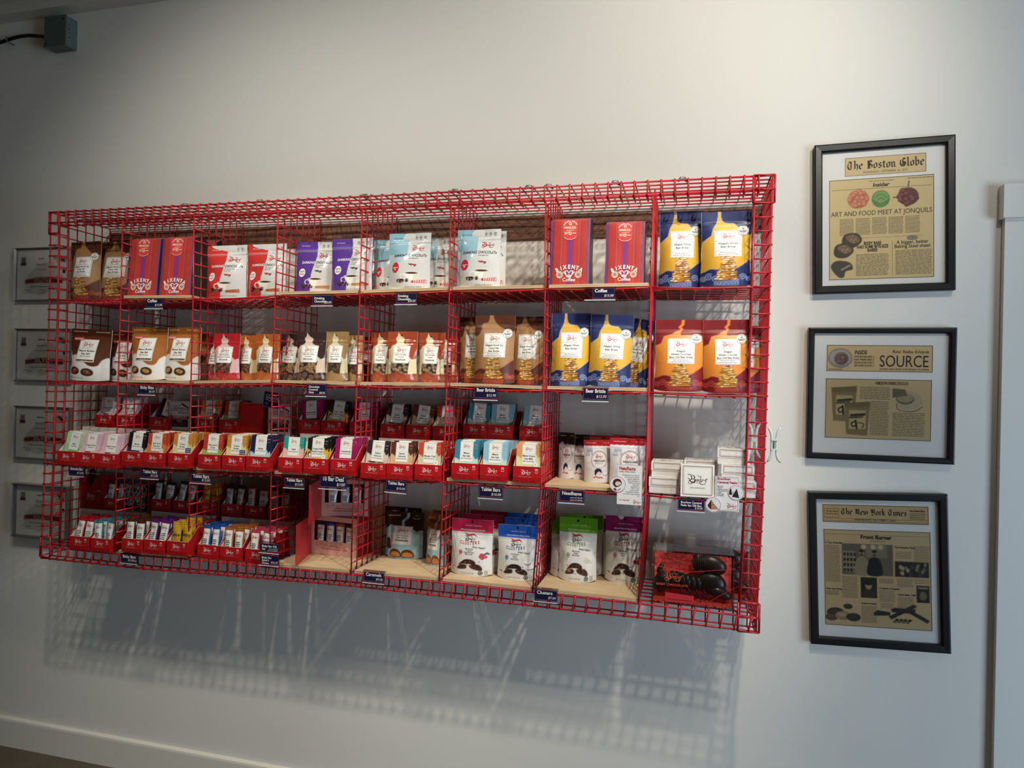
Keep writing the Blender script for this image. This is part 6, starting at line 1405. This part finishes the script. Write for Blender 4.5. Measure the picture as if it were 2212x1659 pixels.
d.text('BIXBY BARS', .42, a * .34, .034, INK, bold=.03, off=.016, xs=.7); d.text('HAD SOME BITE-SIZE', .42, a * .305, .034, INK, bold=.03, off=.016, xs=.7); d.text('BABIES', .42, a * .27, .034, INK, bold=.03, off=.016, xs=.7)
d.text('A bigger, better', .80, a * .335, .038, INK, off=.016, maxw=.30, bold=.01); d.text('Baking Steel sheet', .80, a * .295, .038, INK, off=.016, maxw=.34, bold=.01)
d.lines(.26, .58, a * .03, a * .25, 19, .0042, '#6a5e46', .016, .06, 9); d.lines(.64, .99, a * .03, a * .275, 21, .0042, '#6a5e46', .016, .05, 10); d.rule([(.61, a * .03), (.61, a * .36)], .002, '#6a5d44', .016, 0, 1); d.rule([(.12, a * .41), (.90, a * .41)], .002, '#6a5d44', .016, 0, 1); fin(d)
# second frame
e, loc, ys = frame_box('picture_frame', 69.68, 80.28, -21.06, -10.48, .46, .55, M_BLK, 0.0, 'black framed newspaper page, middle of three, with two drawn pouches')
cv, d, a, fin = sheet(e, loc, ys, [(1787, 746), (2015, 747), (2013, 804), (1786, 801)], 'masthead_clipping', base='#d6bb8a', res=110)
cv.ell(.13, a * .5, .12, .105, '#8f8886'); cv.ell(.13, a * .52, .105, .085, '#b3a9a2'); blob(cv, .14, a * .48, .07, ['#6a5550', '#4a3a3a', '#9a7a70'], 7, 26, .2)
d.text('INSIDE', .265, a * .66, .042, INK, it=.2, bold=.02, al='l', off=.016, xs=.7)
for k, t in enumerate(['GROW BEGONIAS NOW | 2', 'PLANT WINNING SEEDS | 5', 'LIGHTEN UP (ON STUFF) | 5', 'USE CHARD IN SOUP | 6']): d.text(t, .265, a * (.53 - .115 * k), .0215, INK, al='l', off=.016, maxw=.19, bold=.01)
blackletter(d, 'Maine Sunday Telegram', .63, .97, .72 * a, INK, .016, .26); d.text('SOURCE', .735, a * .19, .125, INK, maxw=.46, off=.016, xs=.95); d.text('EATING AND LIVING SUSTAINABLY IN MAINE', .74, a * .06, .020, INK, maxw=.46, off=.016); d.lines(.02, .16, a * .04, a * .09, 1, .006, INK, .016, 0); fin(d)
cv, d, a, fin = sheet(e, loc, ys, [(1785, 818), (2013, 822), (2009, 953), (1782, 944)], 'article_clipping', base='#cbb184', res=180)
def pouch_print(x0, y0, w, h):
    cv.poly([(x0, y0 + h), (x0 + w, y0 + h + .02), (x0 + w * .92, y0), (x0 + w * .10, y0 + .01)], '#86744f'); cv.poly([(x0, y0 + h), (x0 + w, y0 + h + .02), (x0 + w, y0 + h - .04), (x0 + .01, y0 + h - .05)], '#76653f'); cv.rect(x0 + w * .2, x0 + w * .84, y0 + h * .2, y0 + h * .78, '#bfa676')
    cv.line([(x0 + w * .28, y0 + h * .62), (x0 + w * .78, y0 + h * .66)], .028, '#3a342a', 0); cv.line([(x0 + w * .24, y0 + h * .55), (x0 + w * .70, y0 + h * .58)], .022, '#5a5040', 0); cv.line([(x0 + w * .5, y0 + h * .22), (x0 + w * .46, y0 + h * .46)], .020, '#1e1a16', 0); cv.line([(x0 + w * .44, y0 + h * .44), (x0 + w * .30, y0 + h * .38), (x0 + w * .34, y0 + h * .28), (x0 + w * .46, y0 + h * .30)], .014, '#1e1a16'); cv.line([(x0 + w * .56, y0 + h * .40), (x0 + w * .76, y0 + h * .36), (x0 + w * .72, y0 + h * .24)], .010, '#1e1a16')
pouch_print(.05, .17, .25, .36); pouch_print(.18, .03, .25, .34)
cv.ell(.79, a * .66, .13, .095, '#b9a886'); cv.ell(.76, a * .68, .085, .055, '#6f6552'); cv.ell(.76, a * .70, .075, .045, '#a3946e'); cv.poly([(.64, a * .86), (.76, a * .84), (.78, a * .74), (.64, a * .70)], '#6a5f4a'); cv.line([(.68, a * .60), (.70, a * .50), (.84, a * .48), (.92, a * .56)], .008, '#4a4232')
d.text('HOMEGROWN DRINKING CHOCOLATE', .63, a * .915, .034, INK, maxw=.31, off=.016, bold=.01); d.lines(.33, .62, a * .66, a * .88, 8, .0055, '#62563c', .016, .06, 1); d.lines(.43, .61, a * .06, a * .64, 22, .0055, '#62563c', .016, .06, 2); d.lines(.645, .95, a * .06, a * .46, 15, .0055, '#62563c', .016, .06, 3); fin(d)
# third frame
e, loc, ys = frame_box('picture_frame', 70.1, 80.1, -35.8, -23.55, .62, .55, M_BLK, R(-2.2), 'black framed newspaper page, lowest of three, with black and white photos')
cv, d, a, fin = sheet(e, loc, ys, [(1777, 1089), (2005, 1096), (2005, 1133), (1778, 1127)], 'masthead_clipping', base='#cdae7c', res=40)
blackletter(d, 'The New York Times', .175, .805, .46 * a, INK, .016, .27); d.frame(.015, .155, .28 * a, .78 * a, .003, '#5a4a34', .016, 1); d.text('"All the News', .085, .58 * a, .022, INK, off=.016, maxw=.12); d.text("That's Fit to Print\"", .085, .42 * a, .022, INK, off=.016, maxw=.12); d.text('New England Edition', .90, .70 * a, .022, INK, off=.016, maxw=.14, bold=.02); d.lines(.83, .985, .25 * a, .65 * a, 4, .006, '#4a4030', .016, .1, 4); d.rule([(.01, .22 * a), (.99, .22 * a)], .003, '#5a4a34', .016, 0, 1); d.rule([(.01, .08 * a), (.99, .08 * a)], .003, '#5a4a34', .016, 0, 1); d.text('WEDNESDAY, OCTOBER 5, 2011', .5, .12 * a, .020, INK, off=.016); fin(d)
cv, d, a, fin = sheet(e, loc, ys, [(1778, 1143), (2007, 1151), (2015, 1363), (1785, 1348)], 'article_clipping', base='#ccb084', res=150)
cv.rect(.17, .655, a * .535, a * .86, '#6c6252'); cv.rect(.18, .30, a * .56, a * .78, '#a08f70')
for k in range(4):
    for q in range(4): cv.rect(.185 + .032 * q, .208 + .032 * q, a * (.565 + .055 * k), a * (.60 + .055 * k), '#2c261e')
cv.rect(.40, .60, a * .72, a * .86, '#8a7d64')
for x in (.38, .47, .54): cv.ell(x, a * .83, .025, .025, '#cbb98e')
for (x, sh, hc) in ((.36, '#9a8a6a', '#b59c78'), (.48, '#1f1b17', '#a08a68')):
    cv.poly(cat([(x - .065, a * .54), (x - .06, a * .66), (x - .03, a * .72), (x + .03, a * .72), (x + .065, a * .66), (x + .07, a * .54)], 3, True), sh); cv.ell(x, a * .765, .024, .034, hc); cv.ell(x, a * .785, .025, .018, '#2c241c'); cv.ell(x, a * .748, .018, .012, '#4a3c2c')
cv.rect(.67, .985, a * .535, a * .695, '#2c261f'); r_ = random.Random(6)
for q in range(22): cv.ell(r_.uniform(.69, .97), a * r_.uniform(.55, .68), .014, .02, r_.choice(['#8a7a5c', '#4c4232', '#c0ab80', '#1b1713']))
cv.rect(.345, .50, a * .30, a * .515, '#2a241c'); cv.ell(.42, a * .43, .03, .042, '#b39a74'); cv.ell(.42, a * .455, .036, .026, '#2a2018'); cv.poly(cat([(.36, a * .31), (.38, a * .38), (.42, a * .39), (.47, a * .38), (.49, a * .31)], 3, True), '#3c3428')
cv.rect(.865, .985, a * .28, a * .455, '#262019'); cv.ell(.925, a * .35, .035, .045, '#7c6c50'); cv.rect(.88, .97, a * .42, a * .44, '#9a8660')
for (x, y, r2, c) in ((.10, .13, .085, '#3c352a'), (.06, .08, .06, '#544a3a'), (.17, .10, .075, '#9b8560'), (.27, .09, .07, '#37302a'), (.22, .20, .045, '#3c352a')): cv.ell(x, a * y, r2, r2 * .62, c); cv.ell(x - .01, a * y + .01, r2 * .6, r2 * .3, np.array(lin(c)) * 1.5)
for P in ([(.62, .19), (.66, .215), (.86, .21), (.84, .16), (.64, .165)], [(.46, .15), (.50, .18), (.62, .165), (.62, .13), (.47, .12)], [(.60, .12), (.84, .26), (.87, .235), (.63, .09)], [(.80, .16), (.83, .19), (.985, .10), (.96, .07)]): cv.poly([(x, a * y) for x, y in P], '#2f2a24')
for q in range(8): cv.ell(.66 + .02 * q, a * (.07 + .02 * (q % 2)), .018, .014, ['#6a5c44', '#2a241c'][q % 2])
d.text('Front Burner', .5, a * .915, .040, INK, bold=.04, off=.016); d.lines(.44, .58, a * .885, a * .90, 1, .005, '#4a4030', .016, 0); d.rule([(.01, a * .955), (.99, a * .955)], .002, '#5a4a34', .016, 0, 1)
for (x0, x1, z0, z1, n) in ((.01, .155, .45, .84, 27), (.01, .14, .31, .36, 4), (.17, .32, .29, .52, 16), (.52, .67, .27, .39, 8), (.52, .66, .46, .51, 4), (.68, .83, .72, .80, 5), (.85, .99, .70, .86, 11), (.69, .84, .43, .52, 6), (.85, .99, .47, .52, 3), (.69, .84, .20, .33, 9), (.35, .50, .04, .22, 13), (.53, .66, .20, .26, 4)): d.lines(x0, x1, a * z0, a * z1, n, .0042, '#5f533c', .016, .06, int(x0 * 50) + n)
for (x, z, t) in ((.01, .855, 'A Tiny Wine Bar'), (.01, .37, 'Over the Wine,'), (.67, .83, 'The Pumpkin Patch'), (.35, .235, 'Kuma: Frozen,'), (.52, .40, 'Creation Company'), (.69, .345, 'Cabernales, Tells All')): d.text(t, x, a * z, .018, INK, bold=.03, al='l', off=.016)
fin(d)
# ---------------------------------------------------------------- framed award certificates at the left
M_SIL = mat('brushed_silver', '#9a9a98', rough=.35, metal=.9)
CERT = [((33, 537), (33, 651), -14.9, 'World', 'BRONZE', 'topmost of the four'), ((33, 710), (33, 823), 0, 'Americas', 'SILVER', 'second from top of the four'), ((29, 876), (32, 990), 0, 'Americas', 'SILVER', 'third from top of the four'), ((35, 1042), (34, 1156), 0, 'Americas', 'BRONZE', 'lowest of the four')]
for n_, (tl, bl, _, region, medal, pos) in enumerate(CERT):
    a0 = at(*tl, y=WALLY - .3); b0 = at(*bl, y=WALLY - .3); x0 = (a0[0] + b0[0]) / 2; z1, z0 = a0[2], b0[2]; x1 = x0 + {0: 7.7, 1: 7.75, 2: 7.75, 3: 7.6}[n_]
    e, loc, ys = frame_box('certificate_frame', x0, x1, z0, z1, .18, .42 if n_ < 3 else .9, M_SIL, 0, 'silver framed award certificate, %s, left of the rack' % pos, '#e6e4e0', 'certificate', round_=.05)
    W_, H_ = x1 - x0, z1 - z0; cv = CV(60, int(60 * H_ / W_), H_ / W_, '#f6f4f0'); a = H_ / W_
    cv.ell(.45, a * .45, .34, .20, '#d9d6d4', .6); cv.ell(.62, a * .30, .3, .1, '#dcd9d7', .5)
    cv.poly([(.15, a * .42), (.45, a * .47), (.88, a * .44), (.88, a * .33), (.45, a * .355), (.15, a * .33)], '#7a2a30'); cv.rect(.07, .16, a * .74, a * .90, '#8c8a88'); cv.rect(.06, .17, a * .72, a * .78, '#3a1c20')
    P = cat([(.78, a * .90), (.86, a * .88), (.93, a * .78), (.85, a * .80)], 3, True); cv.poly(P, '#3c2a2c')
    S = flat(W_ - .5, ys, -W_ / 2 + .25, -H_ / 2 + .2); d = Decal(S); d.mb.grid(S(cv.X.ravel(), cv.Y.ravel() * .95, .01).reshape(cv.ny, cv.nx, 3), cv.C)
    d.text(medal, .5, a * .355, .085, '#b39a92' if medal == 'BRONZE' else '#c5c0be', off=.02, bold=.01, maxw=.34); d.text(region.upper(), .46, a * .80, .022, '#3a3638', off=.02, bold=.02)
    d.text('Bixby & Co.', .46, a * .68, .030, '#3a3638', off=.02, it=.3); d.text('for Chocolate', .46, a * .58, .024, '#3a3638', off=.02, it=.3); d.lines(.25, .70, a * .24, a * .27, 1, .008, '#5a5658', .02, 0)
    for x in (.12, .42, .70): d.rule([(x, a * .17), (x + .05, a * .20), (x + .08, a * .15), (x + .12, a * .19), (x + .16, a * .16)], .006, '#3a3638', .02, 3); d.rule([(x, a * .13), (x + .15, a * .13)], .003, '#5a5658', .02, 0, 1)
    d.text('INTERNATIONAL', .83, a * .84, .022, '#4a4446', off=.02); d.text('CHOCOLATE', .83, a * .79, .034, '#5a3c40', off=.02); d.text('AWARDS', .83, a * .74, .028, '#4a4446', off=.02); d.disc(.90, a * .55, .03, '#2c3048', .02)
    d.mb.build('certificate_paper', M_PRINT(), e)

# ---------------------------------------------------------------- electrical box and conduit, top left
xr = at(166, 110, y=WALLY)[0]; zb_ = at(166, 110, y=WALLY)[2]; zt_ = at(167, 47, y=WALLY)[2]; xl = at(122, 117, y=WALLY)[0]
y1_, y2_ = 0., WALLY
for _ in range(40):
    ym = (y1_ + y2_) / 2
    if at(141, 97, y=ym)[0] > xr: y1_ = ym
    else: y2_ = ym
yf = max(min(ym, WALLY - 1.5), 1.5)
e = empty('electrical_box', ((xl + xr) / 2, WALLY, zb_)); tag(e, 'grey green metal electrical junction box high on the wall, top left', 'electrical box')
hw = (xr - xl) / 2; hh = zt_ - zb_; dd_ = yf - WALLY
mb = MB(); mb.box(-hw, hw, dd_ + .12, 0, 0, hh); mb.build('box_body', mat('painted_steel', '#5f6f66', rough=.45, bump=.15, bscale=50), e)
mb = MB(); mb.box(-hw - .04, hw + .04, dd_, dd_ + .14, -.04, hh + .04); mb.build('cover_plate', mat('cover_steel', '#4c5b52', rough=.4, bump=.15, bscale=50), e)
for (x, z) in ((hw - .3, hh - .4), (-hw + .25, .35)): mb = MB(); mb.tube([(x, dd_ - .05, z), (x, dd_ + .02, z)], .10, 10); mb.build('cover_screw', mat('dark_screw', '#1c1f1d', rough=.4), e)
for k in range(4): mb = MB(); z = hh * (.3 + .15 * k); mb.tube([(hw + .0, dd_ + .5, z), (hw + .03, dd_ + .5, z)], .06, 8); mb.build('knockout_hole', mat('dark_screw', '#1c1f1d', rough=.4), e)
ym = (yf + WALLY) / 2; P = [at(px, py, y=ym) for px, py in ((95, 83), (80, 78), (58, 77), (30, 82), (0, 92), (-40, 104), (-90, 116))]; P[0] = np.array([xl + .02, ym, P[0][2]])
mb = MB(); mb.tube(cat(P, 6), .20, 10); o = mb.build('conduit', mat('black_conduit', '#1e2220', rough=.25, metal=.6), smooth=True); tag(o, 'dark flexible conduit curving from the junction box to the left', 'cable')
c_ = at(18, 86, y=ym); mb = MB(); mb.box(-.10, .10, -.26, -.20, -.28, .28); mb.box(-.10, .10, -.26, WALLY - ym, -.28, -.22); o = mb.build('pipe_clamp', mat('painted_steel', '#5f6f66'), loc=tuple(c_)); tag(o, 'small metal clamp around the dark conduit', 'clamp')
